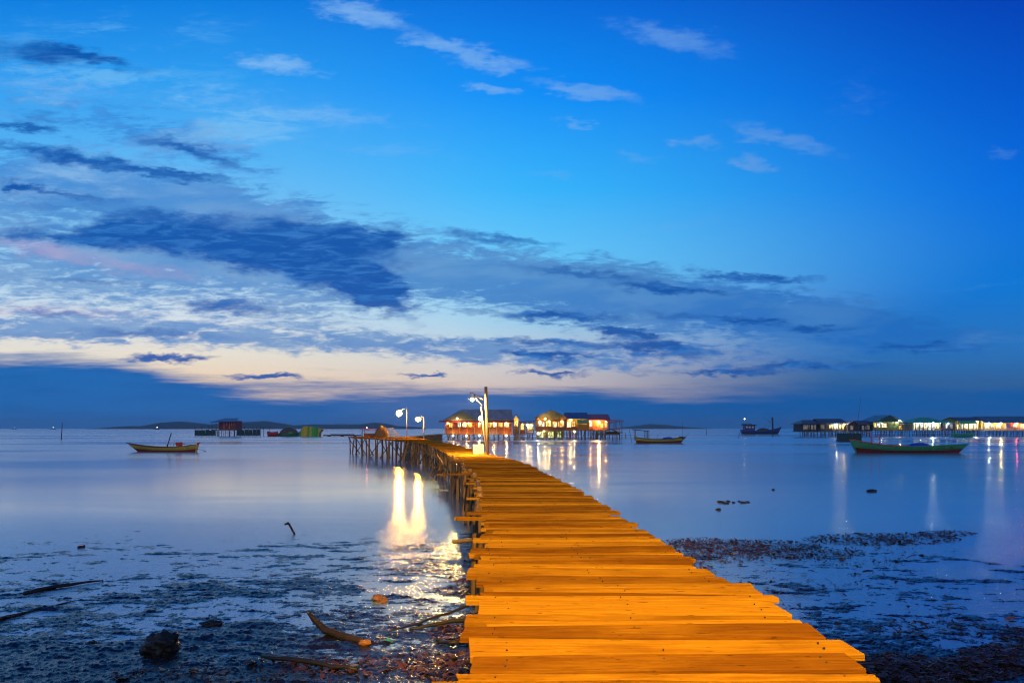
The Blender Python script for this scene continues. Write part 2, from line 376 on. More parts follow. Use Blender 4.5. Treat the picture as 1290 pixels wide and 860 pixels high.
def mud_height(x, y):
    base = np.interp(y, [3, 7, 8.5, 9.8, 12, 15, 18, 21, 24, 30], [.09, .05, .027, .008, -.006, -.011, -.014, -.028, -.06, -.2])
    side = x-deck_left(y)
    base = base+.012*np.exp(-((side+.4)/.8)**2)*np.clip((22-y)/8, 0, 1)+.014*np.exp(-((side+1.5)/2.2)**2)*np.clip((y-14)/2, 0, 1)*np.clip((22-y)/2, 0, 1)-.006*np.exp(-((side+1.8)/1.5)**2)*np.exp(-((y-12.5)/2)**2)
    base = base-.006*np.clip((x-1.5)/3, 0, 1)*np.clip((y-8)/3, 0, 1)+.03*np.clip((x-3)/3, 0, 1)*np.clip((9.8-y)/1.5, 0, 1)
    a = fbm(x*.9, y*1.0, 3, 4, .6)*.06                  # broad swells
    b = fbm(x*2.1+y*.35, y*4.8, 11, 6, .78)*.08+np.maximum(0, fbm(x*.8+y*.2, y*1.9, 71, 5, .7)-.05)*.16                 # clumps
    c = np.abs(fbm(x*2.2+y*.6, y*1.6-x*.3, 23, 4, .6))    # drag lines
    e = np.maximum(0, fbm(x*7, y*8, 31, 4, .7)-.06)*.09
    return base+a*.6+b*np.interp(y,[8,14,20],[1.1,1.0,.7])+e*.5+np.where(c < .025, .010, 0)*np.clip((17-y)/5, 0, 1)
def grid_obj(name, xs, ys, zs, mat):
    r, c = xs.shape; co = np.stack([xs, ys, zs], -1).reshape(-1, 3).astype(np.float32)
    idx = np.arange(r*c).reshape(r, c)
    q = np.stack([idx[:-1,:-1], idx[:-1,1:], idx[1:,1:], idx[1:,:-1]], -1).reshape(-1, 4)
    me = bpy.data.meshes.new(name); me.vertices.add(len(co)); me.vertices.foreach_set('co', co.ravel())
    me.loops.add(q.size); me.loops.foreach_set('vertex_index', q.ravel().astype(np.int32))
    me.polygons.add(len(q)); me.polygons.foreach_set('loop_start', np.arange(0, q.size, 4, dtype=np.int32))
    me.polygons.foreach_set('use_smooth', np.ones(len(q), dtype=bool)); me.update(); me.validate()
    me.materials.append(mat); o = bpy.data.objects.new(name, me); COL.objects.link(o); return o
MUD = mud_material()
dd = np.geomspace(5.5, 27, 620); ss = np.linspace(-.86, .86, 860)
D, S = np.meshgrid(dd, ss, indexing='ij'); XX = S*D
o = grid_obj('mudflat', XX, D, mud_height(XX, D), MUD); tag(o, kind='structure')
xs, ys = np.meshgrid(np.linspace(-60, 60, 240), np.linspace(-58, 5.52, 160), indexing='xy')
zz = np.interp(ys, [-58, -15, 3, 5.6], [1.6, .8, .1, .04])+fbm(xs*.8, ys*.8, 5, 5, .6)*.12*np.clip((5-ys)/2, 0, 1)-.004
o = grid_obj('shore', xs, ys, zz, MUD); tag(o, kind='structure')

def hill(name, d, prof, label=None):
    px = np.array([p[0] for p in prof], float); py = np.array([p[1] for p in prof], float)
    u = np.linspace(px[0], px[-1], 90); crest = np.maximum(0, Z(np.interp(u, px, py), d))
    v = np.linspace(-1, 1, 24); U, V = np.meshgrid(u, v, indexing='ij')
    xs = X(U, d); ys = d+V*260
    zs = crest[:, None]*np.cos(V*math.pi/2)**1.3*(1+.28*fbm(xs/60, ys/60, 41, 4))-.6
    o = grid_obj(name, xs, ys, zs, paint('forest_hill', (.035, .05, .04), .9, .4, .02, bump=0)); tag(o, kind='structure'); return o
hill('hills', 2600, [(150,539),(166,536),(178,537.5),(192,536),(212,532),(226,530.8),(240,531.5),(262,534.5),(285,533),(312,530.5),(332,530),(352,533),(372,535.5),(398,534),(420,534),(455,534.5),(472,532),(484,533),(500,536),(530,538)])
hill('hills', 3000, [(775,539),(800,536),(818,533.8),(838,534.6),(858,537),(880,538.6)])

# ------------------------------------------------------------------ common materials
WOOD = paint('weathered_wood', (.2, .11, .05), .75, .5, 2.5, (4, 4, .6), .4)
WOOD_DK = paint('dark_timber', (.12, .06, .025), .7, .5, 2.5, (4, 4, .6), .5)
LAMPLIT_PILE = paint('lamplit_pile_wood', (.30, .15, .05), .75, .5, 2.5, (4, 4, .6), .4)  # pile colour with the lamps' warm light painted in
WOOD_LT = paint('pale_timber', (.34, .22, .11), .7, .35, 2.5, (4, 4, .6), .4)
RED_WOOD = paint('red_painted_wood', (.28, .075, .016), .6, .45, 2.2)
ORANGE = paint('orange_cloth', (.55, .2, .03), .8, .3, 2)
OLIVE = paint('olive_boards', (.22, .19, .07), .7, .35, 2)
YELLOW = paint('yellow_paint', (.42, .26, .03), .55, .45, 2.5)
GREEN = paint('green_paint', (.05, .30, .12), .5, .45, 2.5)
BLUE_T = paint('blue_tarpaulin', (.03, .06, .40), .5, .35, 2.5)
WHITE = paint('white_paint', (.7, .7, .68), .5, .15, 2)
METAL = paint('galvanised_steel', (.5, .5, .5), .4, .2, 3)
NETM = paint('dark_green_net', (.015, .07, .065), .85, .5, 6)
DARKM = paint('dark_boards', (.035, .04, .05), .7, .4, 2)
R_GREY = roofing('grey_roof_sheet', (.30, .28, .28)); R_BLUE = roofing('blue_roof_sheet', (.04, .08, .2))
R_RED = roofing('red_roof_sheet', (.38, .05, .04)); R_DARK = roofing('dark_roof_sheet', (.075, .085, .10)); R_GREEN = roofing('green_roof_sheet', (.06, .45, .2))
R_OLIVE = roofing('olive_roof_sheet', (.2, .17, .06)); R_TEAL = roofing('teal_roof_sheet', (.08, .2, .26))
SODIUM = (1, .56, .14)
B_HOT = glow('sodium_lamp_globe', (1, .74, .32), 900)

# ------------------------------------------------------------------ the jetty
LEFT = [(-20,-.33,1.7),(4,-.31,1.7),(5,-.27,1.7),(6.4,-.24,1.7),(7.5,-.30,1.7),(9,-.37,1.7),(13.2,-.62,1.7),(18.1,-.86,1.7),(22,-1.29,1.7),(28,-2.0,1.7),(33.8,-2.9,1.7),(37.8,-3.4,1.7)]
RIGHT = [(-20,2.16),(4,2.16),(5,2.28),(6.4,2.26),(7.5,2.02),(9,1.96),(13.2,1.82),(18.1,1.5),(22,1.14),(28,.65),(33.8,-.16),(37.8,-1.2)]
def build_jetty():
    J = empty('jetty', (0, 20, 0), 'long weathered plank jetty leading from the foreground and bending left out over the water', 'jetty', world=True)
    me_v = []; me_f = []; uvs = []
    def plank(a0, a1, b0, b1, z0, z1, th, k, edge_nick=True):
        """plank with near edge a0->a1, far edge b0->b1 (2-D), ends at heights z0, z1, split into segments so the edges wander"""
        n = 9; o = len(me_v)
        L = math.hypot(a1[0]-a0[0], a1[1]-a0[1]); wv = math.hypot(b0[0]-a0[0], b0[1]-a0[1])
        bow = random.gauss(0, .006); tw = random.gauss(0, .007); p1, p2 = random.uniform(0, 6), random.uniform(0, 6)
        dv = ((b0[0]-a0[0])/wv, (b0[1]-a0[1])/wv)
        skew0, skew1 = random.gauss(0, .02), random.gauss(0, .02)
        for i in range(n+1):
            t = i/n
            wob = .006*math.sin(5*t+p1)+.004*math.sin(13*t+p2)
            wob2 = .006*math.sin(4*t+p2)+.004*math.sin(11*t+p1)
            z = z0+(z1-z0)*t+bow*math.sin(math.pi*t)
            ax, ay = a0[0]+(a1[0]-a0[0])*t+dv[0]*wob, a0[1]+(a1[1]-a0[1])*t+dv[1]*wob
            bx, by = b0[0]+(b1[0]-b0[0])*t+dv[0]*wob2, b0[1]+(b1[1]-b0[1])*t+dv[1]*wob2
            if i == 0: bx += skew0; 
            if i == n: bx += skew1
            zt = tw*(t-.5)*2
            for q, (px_, py_, pz_) in enumerate(((ax, ay, z-th), (ax, ay, z-.006), (ax+dv[0]*.008, ay+dv[1]*.008, z), (bx-dv[0]*.008, by-dv[1]*.008, z+zt), (bx, by, z+zt-.006), (bx, by, z+zt-th))):
                me_v.append((px_, py_, pz_))
        off = k*3.71
        W = [0, th, th+.01, th+wv-.01, th+wv, 2*th+wv]
        for i in range(n):
            for q in range(6):
                r = (q+1) % 6
                me_f.append((o+i*6+q, o+(i+1)*6+q, o+(i+1)*6+r, o+i*6+r))
                u0, u1 = off+L*i/n, off+L*(i+1)/n; v0 = W[q]; v1 = W[r] if r else 2*th+2*wv
                uvs.extend([(u0, off+v0), (u1, off+v0), (u1, off+v1), (u0, off+v1)])
        me_f.append(tuple(o+q for q in range(6))); uvs.extend([(off+.1*q, off) for q in range(6)])
        me_f.append(tuple(o+n*6+q for q in range(5, -1, -1))); uvs.extend([(off+.1*q, off) for q in range(6)])
    ly = [p[0] for p in LEFT]; lx = [p[1] for p in LEFT]; ry = [p[0] for p in RIGHT]; rx = [p[1] for p in RIGHT]
    y = -18.; k = 0; tprev = 0.; nails = []
    while y < 35.5:
        w = random.choice([.11, .15, .19, .22, .26, .30, .36, .42]) if y < 9 else random.choice([.10, .13, .16, .2, .24, .3])
        g = random.uniform(.004, .022) if y < 8 else random.uniform(.008, .034)
        if 9 < y and random.random() < .12: g += .02
        turn = max(0., (y-15)/20.)          # planks swing round with the bend
        x0 = float(np.interp(y+w/2, ly, lx))+random.gauss(0, .06); x1 = float(np.interp(y+w/2, ry, rx))+random.gauss(0, .05)
        if random.random() < .06: x0 -= random.uniform(.15, .4)
        if 11.1 < y < 11.4: x0 -= .45
        if 22.0 < y < 22.4: x0 -= .8
        tb = random.gauss(0, .012); ta = tprev; tprev = tb; tt = -.05*turn*(x1-x0)
        zz = 1.7+random.gauss(0, .006 if y < 9 else .011); z1 = zz+random.gauss(0, .009)
        plank((x0, y-tt-ta), (x1, y+tt+ta), (x0, y-tt-tb+w), (x1, y+tt+tb+w), zz, z1, .045, k)
        if 2.5 < y < 16:
            for fr in (.09, .5, .92):
                for q in ((.3, .7) if w > .2 else (.5,)):
                    if random.random() < .8: nails.append((x0+(x1-x0)*fr+random.gauss(0, .012), y+w*q+random.gauss(0, .01), zz+(z1-zz)*fr))
        k += 1; y += w+g
    # beyond the lamp pole: planks fan round between the near and far edges, climbing gently
    N = [(-3.2,36.2),(-3.75,40),(-5.06,47.6),(-7.1,56.5),(-9.5,64),(-13.5,73.5),(-18.4,83),(-21.5,89)]
    Fe = [(-.75,36.2),(-1.35,40),(-2.75,47.6),(-4.9,57.5),(-7.4,66.5),(-10.2,79),(-13.8,92),(-20,97)]
    ZZ = [1.7,1.7,1.72,1.84,1.93,1.98,2.03,2.05]
    for s in range(7):
        a, b, c, d = Vector(N[s]), Vector(N[s+1]), Vector(Fe[s]), Vector(Fe[s+1])
        m = max(2, int((b-a).length/.27))
        for i in range(m):
            t0, t1 = i/m, (i+.94)/m
            n0, n1, f0, f1 = a.lerp(b, t0), a.lerp(b, t1), c.lerp(d, t0), c.lerp(d, t1)
            e = (n0-f0).normalized()*random.gauss(0, .08); n0 = n0+e; n1 = n1+e
            z = ZZ[s]+(ZZ[s+1]-ZZ[s])*t0+random.gauss(0, .006)
            plank(n0, f0, n1, f1, z, z+random.gauss(0, .006), .045, k); k += 1
    n0 = len(me_f)
    for nx_, ny_, nz_ in nails:
        o = len(me_v); rr = random.uniform(.005, .009)
        for top in (0, 1):
            for q in range(6): me_v.append((nx_+rr*math.cos(q*1.047), ny_+rr*math.sin(q*1.047), nz_-.01+top*random.uniform(.014, .02)))
        me_f.append(tuple(o+6+q for q in range(6))); uvs.extend([(0, 0)]*6)
        for q in range(6): me_f.append((o+q, o+(q+1) % 6, o+6+(q+1) % 6, o+6+q)); uvs.extend([(0, 0)]*4)
    me = bpy.data.meshes.new('deck'); me.from_pydata(me_v, [], me_f)
    me.materials.append(deck_material()); me.materials.append(paint('rusty_nail', (.03, .012, .006), .7, .3, 5, bump=0))
    me.polygons.foreach_set('material_index', [0]*n0+[1]*(len(me_f)-n0))
    ul = me.uv_layers.new(name='UVMap'); ul.data.foreach_set('uv', np.array(uvs, dtype=np.float32).ravel())
    import bmesh
    bm = bmesh.new(); bm.from_mesh(me); bmesh.ops.recalc_face_normals(bm, faces=bm.faces); bm.to_mesh(me); bm.free()
    o = bpy.data.objects.new('deck', me); COL.objects.link(o); o.parent = J; o.matrix_parent_inverse = Matrix.Translation(J.location).inverted()
    # stringers under the planks
    for off in (.14, .5, .86):
        pts = []
        for y in (-18, 4, 9, 13.2, 18.1, 22, 28, 33.8): 
            a, b = float(np.interp(y, ly, lx)), float(np.interp(y, ry, rx)); pts.append((a+(b-a)*off, y, 1.58))
        for s in range(8): p = Vector(N[s]).lerp(Vector(Fe[s]), off); pts.append((p.x, p.y, ZZ[s]-.12))
        MB().tube(pts, .065, 6).build('stringer', WOOD_DK, J)
    # piles: a ragged row along the left edge, fewer along the right
    npile = 0
    def pile(x, y, top, r, lean=.0, lx_=0., smooth=True):
        b = Vector((x+lx_+random.gauss(0, .05), y+lean, -.7)); t = Vector((x, y, top))
        MB().pole(b, t, r*1.08, r*.9, 8, bend=.05, wob=.1, seg=6).build('pile', WOOD_DK if y < 14 or random.random() < .35 else LAMPLIT_PILE, J, True)
    y = 5.5
    while y < 37:
        e = float(np.interp(y, ly, lx))
        pile(e+random.uniform(-.06, .04) if y > 12 else e+.1, y, 1.7+random.uniform(-.06, .10) if y > 12 else 1.64, random.uniform(.05, .085), random.gauss(0, .12 if y > 11 else .03), random.gauss(-.06, .1) if y > 11 else 0)
        y += random.uniform(.75, 1.1) if y < 11 else random.uniform(.5, .95)
    for y in np.arange(7, 36, 3.4): pile(float(np.interp(y, ry, rx))-.12, y, 1.66, .07)
    NL = [Vector((N[s][0], N[s][1], ZZ[s])) for s in range(8)]; FL = [Vector((Fe[s][0], Fe[s][1], ZZ[s])) for s in range(8)]
    for s in range(1, 7):
        m = (6, 7, 7, 7, 7, 4)[s-1]
        for i in range(m):
            t = (i+random.uniform(.1, .9))/m; p = NL[s].lerp(NL[s+1], t); q = FL[s].lerp(FL[s+1], t)
            pile(p.x+.05, p.y, p.z-.04, random.uniform(.075, .11), random.gauss(0, .15), random.gauss(0, .2))
            if i % 2 == 0: pile(q.x, q.y, q.z-.04, .09)
            if i % 2 == 0:
                j = random.choice((-1, 1))*random.uniform(.7, 1.3)
                MB().pole((p.x-.1+j, p.y-.1, -.5), (p.x-.1-j*.5, p.y+.1, p.z-.1), .06, .05, 6, bend=.05).build('brace', WOOD_DK, J, True)
    for y in (13, 16, 19.5, 23, 26.5, 30, 33.5):
        e = float(np.interp(y, ly, lx)); e2 = float(np.interp(y+2.2, ly, lx))
        s = random.choice((0, 1))
        MB().pole((e-.08, y, .15 if s else 1.5), (e2-.08, y+2.2, 1.5 if s else .15), .045, .04, 6, bend=.03).build('brace', WOOD_DK, J, True)
    MB().pole((-1.35, 15.4, .62), (-.75, 15.6, .66), .05, .05, 6).build('brace', WOOD, J, True)
    return J
build_jetty()

# lamp pole at the bend
def bulb(p, r, m, parent, name='lamp_globe'):
    return MB().ball(p, r, nu=10, nv=7).build(name, m, parent, True)
B_POLE = glow('bend_lamp_globe', (1, .6, .16), 26000)
B_FACE = glow('pole_face_lamp', (1, .72, .3), 1800)
lp = ground(616, 573, 1.7)
T = empty('lamp_post', lp, 'tall weathered wooden lamp pole standing at the bend of the jetty with a propped arm', 'lamp post', 'lamp posts along the jetty', world=True)
MB().pole(lp+Vector((0, 0, -2.2)), at(612, 487, lp.y), .10, .085, 10, bend=.02, seg=8).build('pole', WOOD, T, True)
MB().pole(lp+Vector((-.02, -.22, -.1)), at(606.5, 512, lp.y-.22), .055, .045, 8, bend=.06, seg=8).build('prop_pole', WOOD_LT, T, True)
MB().pole(at(611, 504, lp.y), at(592, 494, lp.y-.1), .04, .03, 7).build('arm', WOOD_DK, T, True)
MB().pole(at(610, 513, lp.y), at(597, 499, lp.y-.1), .03, .025, 7).build('arm_brace', WOOD_DK, T, True)
hp = at(595, 503.5, lp.y-.15)
MB().tube([hp+Vector((0,0,.42)), hp+Vector((0,0,.2)), hp+Vector((0,0,.08))], [.05, .1, .26], 12).build('lamp_shade', METAL, T, True)
bulb(hp, .07, B_POLE, T)
fp = at(605.3, 527, lp.y-.42)
MB().box(fp.x-.06, fp.x+.1, fp.y+.08, fp.y+.26, fp.z-.1, fp.z+.14).build('lamp_bracket', METAL, T)
bulb(fp, .085, B_FACE, T)
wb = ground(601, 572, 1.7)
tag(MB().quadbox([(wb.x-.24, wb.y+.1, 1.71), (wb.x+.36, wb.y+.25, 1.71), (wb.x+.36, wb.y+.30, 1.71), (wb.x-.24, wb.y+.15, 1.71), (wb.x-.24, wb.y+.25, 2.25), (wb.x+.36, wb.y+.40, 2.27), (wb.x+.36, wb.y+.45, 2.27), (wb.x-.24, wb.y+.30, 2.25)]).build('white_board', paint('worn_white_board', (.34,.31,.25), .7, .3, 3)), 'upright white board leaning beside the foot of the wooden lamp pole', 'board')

def street_lamp(base, top_z, hx, hz, r, mat, label, group='lamp posts along the jetty', rr=.06):
    t = empty('street_lamp', base, label, 'street lamp', group, world=True)
    tp = Vector((base.x, base.y, top_z)); hd = Vector((base.x+hx, base.y-.2, hz))
    MB().tube([base+Vector((0,0,-.02)), base.lerp(tp, .5), tp], [rr*1.2, rr, rr*.8], 8).build('pole', METAL, t, True)
    MB().tube([tp+Vector((0,0,-.12)), tp.lerp(hd, .5)+Vector((0,0,.22)), hd+Vector((0,0,.2))], rr*.6, 7).build('arm', METAL, t, True)
    MB().tube([hd+Vector((0,0,.36)), hd+Vector((0,0,.26)), hd+Vector((0,0,.12))], [.08, .2, .26], 12).build('lamp_hood', METAL, t, True)
    bulb(hd, r, mat, t)
    return t
b1 = Vector((X(512.5, 89), 89, 2.03)); street_lamp(b1, Z(513, 89), X(503, 89)-X(512.5, 89), Z(520.5, 89), .36, glow('far_lamp_globe', (1, .44, .05), 420), 'taller and brighter of the two metal street lamps on the far jetty platform')
b2 = Vector((X(534, 77), 77, 1.98)); street_lamp(b2, Z(525, 77), X(527, 77)-X(534, 77), Z(527.5, 77), .28, glow('second_lamp_globe', (1, .44, .05), 420), 'shorter metal street lamp on the far jetty platform beside the taller one')
T = empty('street_lamp', Vector((2.05, -3.0, 1.7)), 'tall metal floodlight on the jetty behind the viewpoint', 'street lamp', 'lamp posts along the jetty', world=True)
MB().tube([(2.05,-3,1.68), (2.05,-3,6.5), (2.05,-3,12.1)], [.13,.11,.09], 8).build('pole', METAL, T, True)
MB().tube([(2.05,-3,12.0), (1.5,-3,12.35), (.95,-3,12.3)], .06, 7).build('arm', METAL, T, True)
BLACKM = paint('black_matte_paint', (.01,.01,.01), .9, .2, 2, bump=0)
MB().box(.76,1.17,-3.3,-2.5,12.0,12.25).build('lamp_hood', BLACKM, T)
for x, sx in ((.79, 1), (1.14, 0)): MB().quadbox([(x-.01,-3.3,11.0),(x+.01,-3.3,11.0),(x+.01-.10*sx,-2.1,11.0),(x-.01-.10*sx,-2.1,11.0),(x-.01,-3.3,11.998),(x+.01,-3.3,11.998),(x+.01-.08*sx,-2.3,11.998),(x-.01-.08*sx,-2.3,11.998)]).build('light_stop_plate', BLACKM, T)  # added plates, out of view, keep the lamp's light off the mud
bulb((.94,-2.95,11.85), .07, glow('shore_lamp_globe', (1, .62, .045), 145000), T)

# ------------------------------------------------------------------ houses
def stilts(T, x0, x1, y0, y1, z, nx, ny, r=.13, brace=True):
    for j in range(ny):
        for i in range(nx):
            x = x0+(x1-x0)*(i+.5*random.uniform(.6, 1.4))/nx; y = y0+(y1-y0)*(j+.15)/ny
            MB().pole((x+random.gauss(0, .12), y, -.6), (x, y, z), r, r*.9, 6, bend=.06).build('pile', WOOD, T, True)
    if brace:
        for i in range(0, nx-1, 2):
            a = x0+(x1-x0)*(i+.4)/nx; b = x0+(x1-x0)*(i+1.4)/nx
            MB().pole((a, y0-.1, .2), (b, y0-.1, z-.2), r*.6, r*.6, 5).build('brace', WOOD_DK, T, True)
def window(T, x0, x1, y, z0, z1, pane, frame=None):
    fr = MB(); t = .09
    fr.box(x0-t, x1+t, y-.06, y+.02, z1, z1+t).box(x0-t, x1+t, y-.06, y+.02, z0-t, z0).box(x0-t, x0, y-.06, y+.02, z0, z1).box(x1, x1+t, y-.06, y+.02, z0, z1)
    if x1-x0 > 1.2:
        m = (x0+x1)/2; fr.box(m-.04, m+.04, y-.05, y-.01, z0, z1)
    f = fr.build('window', frame or WOOD_DK, T)
    p = MB().box(x0, x1, y-.035, y+.0, z0, z1).build('pane', pane, f); p.matrix_parent_inverse = Matrix()
    return f
def roof(T, x0, x1, y0, y1, ze, zr, kind, mat, r0=None, r1=None, t=.12, name='roof'):
    ym, xm = (y0+y1)/2, (x0+x1)/2; b = MB()
    if kind == 'x':
        r0 = x0 if r0 is None else r0; r1 = x1 if r1 is None else r1
        A, B_, C, D = (x0,y0,ze), (x1,y0,ze), (x1,y1,ze), (x0,y1,ze); P, Q = (r0,ym,zr), (r1,ym,zr)
        b.slab([A,B_,Q,P], t).slab([C,D,P,Q], t)
        if r0 > x0+.01: b.slab([D,A,P], t)
        if r1 < x1-.01: b.slab([B_,C,Q], t)
    elif kind == 'y':
        xm = xm if r0 is None else r0
        b.slab([(x0,y0,ze),(xm,y0,zr),(xm,y1,zr),(x0,y1,ze)], t).slab([(x1,y1,ze),(xm,y1,zr),(xm,y0,zr),(x1,y0,ze)], t)
    else:                                   # lean-to, high at the back
        b.slab([(x0,y0,ze),(x1,y0,ze),(x1,y1,zr),(x0,y1,zr)], t)
    o = b.build(name, mat, T); return o
def railing(T, x0, x1, y, z0, h, mat, solid=False):
    b = MB(); n = max(2, int((x1-x0)/1.1))
    b.box(x0, x1, y-.04, y+.04, z0+h-.1, z0+h)
    if solid: b.box(x0, x1, y-.02, y+.02, z0+.06, z0+h-.12)
    else:
        b.box(x0, x1, y-.03, y+.03, z0+h*.5-.05, z0+h*.5+.04)
        m = n*3
        for i in range(m+1):
            x = x0+(x1-x0)*i/m; b.box(x-.03, x+.03, y-.025, y+.025, z0, z0+h-.1)
    b.build('railing', mat, T)
def posts(T, x0, x1, y, z0, z1, n, mat, r=.1):
    for i in range(n):
        x = x0+(x1-x0)*i/(n-1); MB().box(x-r, x+r, y-r, y+r, z0, z1).build('post', mat, T)
def house(label, px0, px1, d, depth, pf, pe, pr, kind, wall, rmat, wins=(), bulbs=(), porch=1.6, rail=None, rail_h=1.0, nx=7, ny=3, over=.6, solid=False, r0=None, r1=None, group='stilt houses over the water', cat='stilt house', post_n=5, post_mat=None, gable=None, post_r=.09, pile_r=.13, zwall=None):
    """stilt house facing the camera; vertical sizes come from rows at its front"""
    x0, x1 = X(px0, d), X(px1, d); zf, ze, zr = Z(pf, d), Z(pe, d), Z(pr, d)
    T = empty('stilt_house', ((x0+x1)/2, d, 0), label, cat, group)
    ox, oy = (x0+x1)/2, d
    x0 -= ox; x1 -= ox; yw = porch                      # the front edge of the platform is y = 0
    px2x = lambda p: X(p, d)-ox
    MB().box(x0, x1, 0, depth, zf-.22, zf).build('platform', WOOD, T)
    stilts(T, x0+.2, x1-.2, .2, depth*.8, zf-.2, nx, ny, pile_r)
    zw = (ze if zwall is None else zwall)-.02
    w = MB().box(x0+.25, x1-.25, yw, depth-.3, zf+.003, zw)
    if kind == 'y':
        xm = (x0+x1)/2 if r0 is None else px2x(r0)
        w.prism([(x0+.25, yw, zw), (x1-.25, yw, zw), (xm, yw, zr-.25)], (0, .15, 0))
        if gable:
            MB().prism([(x0+.1, .06, ze-.05), (x1-.1, .06, ze-.05), (xm, .06, zr-.22)], (0, .08, 0)).build('gable_wall', gable, T)
    elif r0 is None:
        for xx in (x0+.25, x1-.4):
            w.prism([(xx, yw, zw), (xx, depth-.3, zw), (xx, depth*.5+yw*.2, zr-.3)], (.15, 0, 0))
    w.build('wall', wall, T)
    roof(T, x0-over, x1+over, -over*.7, depth+over*.5, ze, zr, kind, rmat, None if r0 is None else px2x(r0), None if r1 is None else px2x(r1))
    for (a, b_, c, e, m) in wins: window(T, px2x(a), px2x(b_), yw, Z(e, d), Z(c, d), m)
    if post_n: posts(T, x0+.12, x1-.12, .12, zf+.003, ze-.05, post_n, post_mat or WOOD, post_r)
    if rail: railing(T, x0+.25, x1-.25, .1, zf, rail_h, rail, solid)
    for (a, b_, r, m) in bulbs:
        bulb((px2x(a), max(.25, yw*.4), Z(b_, d)), r, m, T, 'lamp')
    return T
P_WARM = lit_pane('warm_room', (1, .55, .14), .95); P_WHITE = lit_pane('white_room', (1, .84, .46), 1.5); P_COOL = lit_pane('cool_room', (.65, .95, .85), 1.1)
P_DIM = lit_pane('dim_room', (.5, .55, .6), .22); P_GREEN = lit_pane('green_room', (.55, .85, .35), 1.0); P_YEL = lit_pane('yellow_room', (1, .7, .15), 1.2)
E_OR = glow('orange_bulb', (1, .45, .10), 1100); E_WARM = glow('warm_bulb', (1, .66, .26), 1000); E_WHITE = glow('white_tube', (.85, 1, .95), 700)
E_STAR = glow('veranda_floodlight', (1, .55, .15), 1500); E_RED = glow('red_lamp', (1, .06, .1), 260); E_GRN = glow('green_lamp', (.3, 1, .6), 110); E_FAR = glow('white_floodlight', (1, .98, .88), 1500)

D1 = 177
def long_house():
    T = house('long grey-roofed stilt house with a hipped end behind the jetty lamp pole', 560, 645, D1, 11, 546, 528.5, 514.8, 'x', RED_WOOD, R_GREY,
        wins=[(576,580,531.5,537.5,P_COOL),(582,587,531.5,537.5,P_WHITE),(588.5,594,532,537.5,P_WARM),(602,606,532,537.5,P_YEL),(614,619,532,537.5,P_YEL),(621,626,532,537.5,P_WHITE),(628,633,532,537.5,P_WARM),(635,641,532,537.5,P_WHITE),(565,570,532,538,P_YEL)],
        bulbs=[(564,533,.07,E_OR),(590,533,.07,E_OR),(604,533,.07,E_WARM),(622,533,.07,E_OR),(638,533,.07,E_WARM)], porch=1.8, rail=RED_WOOD, rail_h=1.35, solid=True, nx=13, ny=2, r0=579, r1=644.5, post_n=10, over=.3, post_mat=ORANGE)
    ox = T.location.x
    a, b = X(553, D1)-ox, X(648, D1)-ox
    MB().slab([(a, -1.0, Z(531.2, D1)), (b, -1.0, Z(531.2, D1)), (b, .25, Z(529.2, D1)), (a, .25, Z(529.2, D1))], .08).build('eave_roof', R_RED, T)
    MB().prism([(X(561, D1)-ox, -.28, Z(528.2, D1)), (X(600, D1)-ox, -.28, Z(528.2, D1)), (X(581, D1)-ox, 2.6, Z(517.5, D1))], (0, .1, 0)).build('gable_wall', OLIVE, T)
    bulb((X(577, D1)-ox, -1.5, Z(527.3, D1)), .09, E_WARM, T, 'lamp')
    for p, m in ((571, E_WARM), (588, E_OR), (604, E_WARM), (622, E_WHITE), (638, E_OR)): bulb((X(p, D1)-ox, -.9, Z(548.4, D1)), .08, m, T, 'lamp')  # bulbs added below the floor, mostly to light the piles
    return T
long_house()
house('small blue-roofed annexe at the right end of the long grey-roofed house', 646, 654, 179, 6, 546, 528, 521, 'y', YELLOW, R_BLUE, wins=[(648,652.5,530,537,P_YEL)], bulbs=[(650,529.5,.06,E_WARM)], porch=1.0, rail=RED_WOOD, nx=3, ny=2, post_n=3, over=.35)
house('low red lean-to between the blue-roofed annexe and the gabled house', 654.5, 662, 180, 5, 546, 533, 530, 'lean', RED_WOOD, R_RED, wins=[(656,660,535,541,P_WARM)], porch=.8, rail=RED_WOOD, nx=3, ny=2, post_n=2, over=.25, bulbs=[(658,534.5,.05,E_OR)])
D2 = 180
house('small whitewashed shed glowing beside the gabled stilt house', 663, 673, D2, 5, 545, 534, 529, 'lean', WHITE, R_GREY, wins=[(667,671,536,541,P_WARM)], porch=.7, nx=3, ny=2, post_n=2, over=.2, bulbs=[(664.5,535,.08,E_WARM),(669,535,.05,E_WARM)], rail=WOOD)
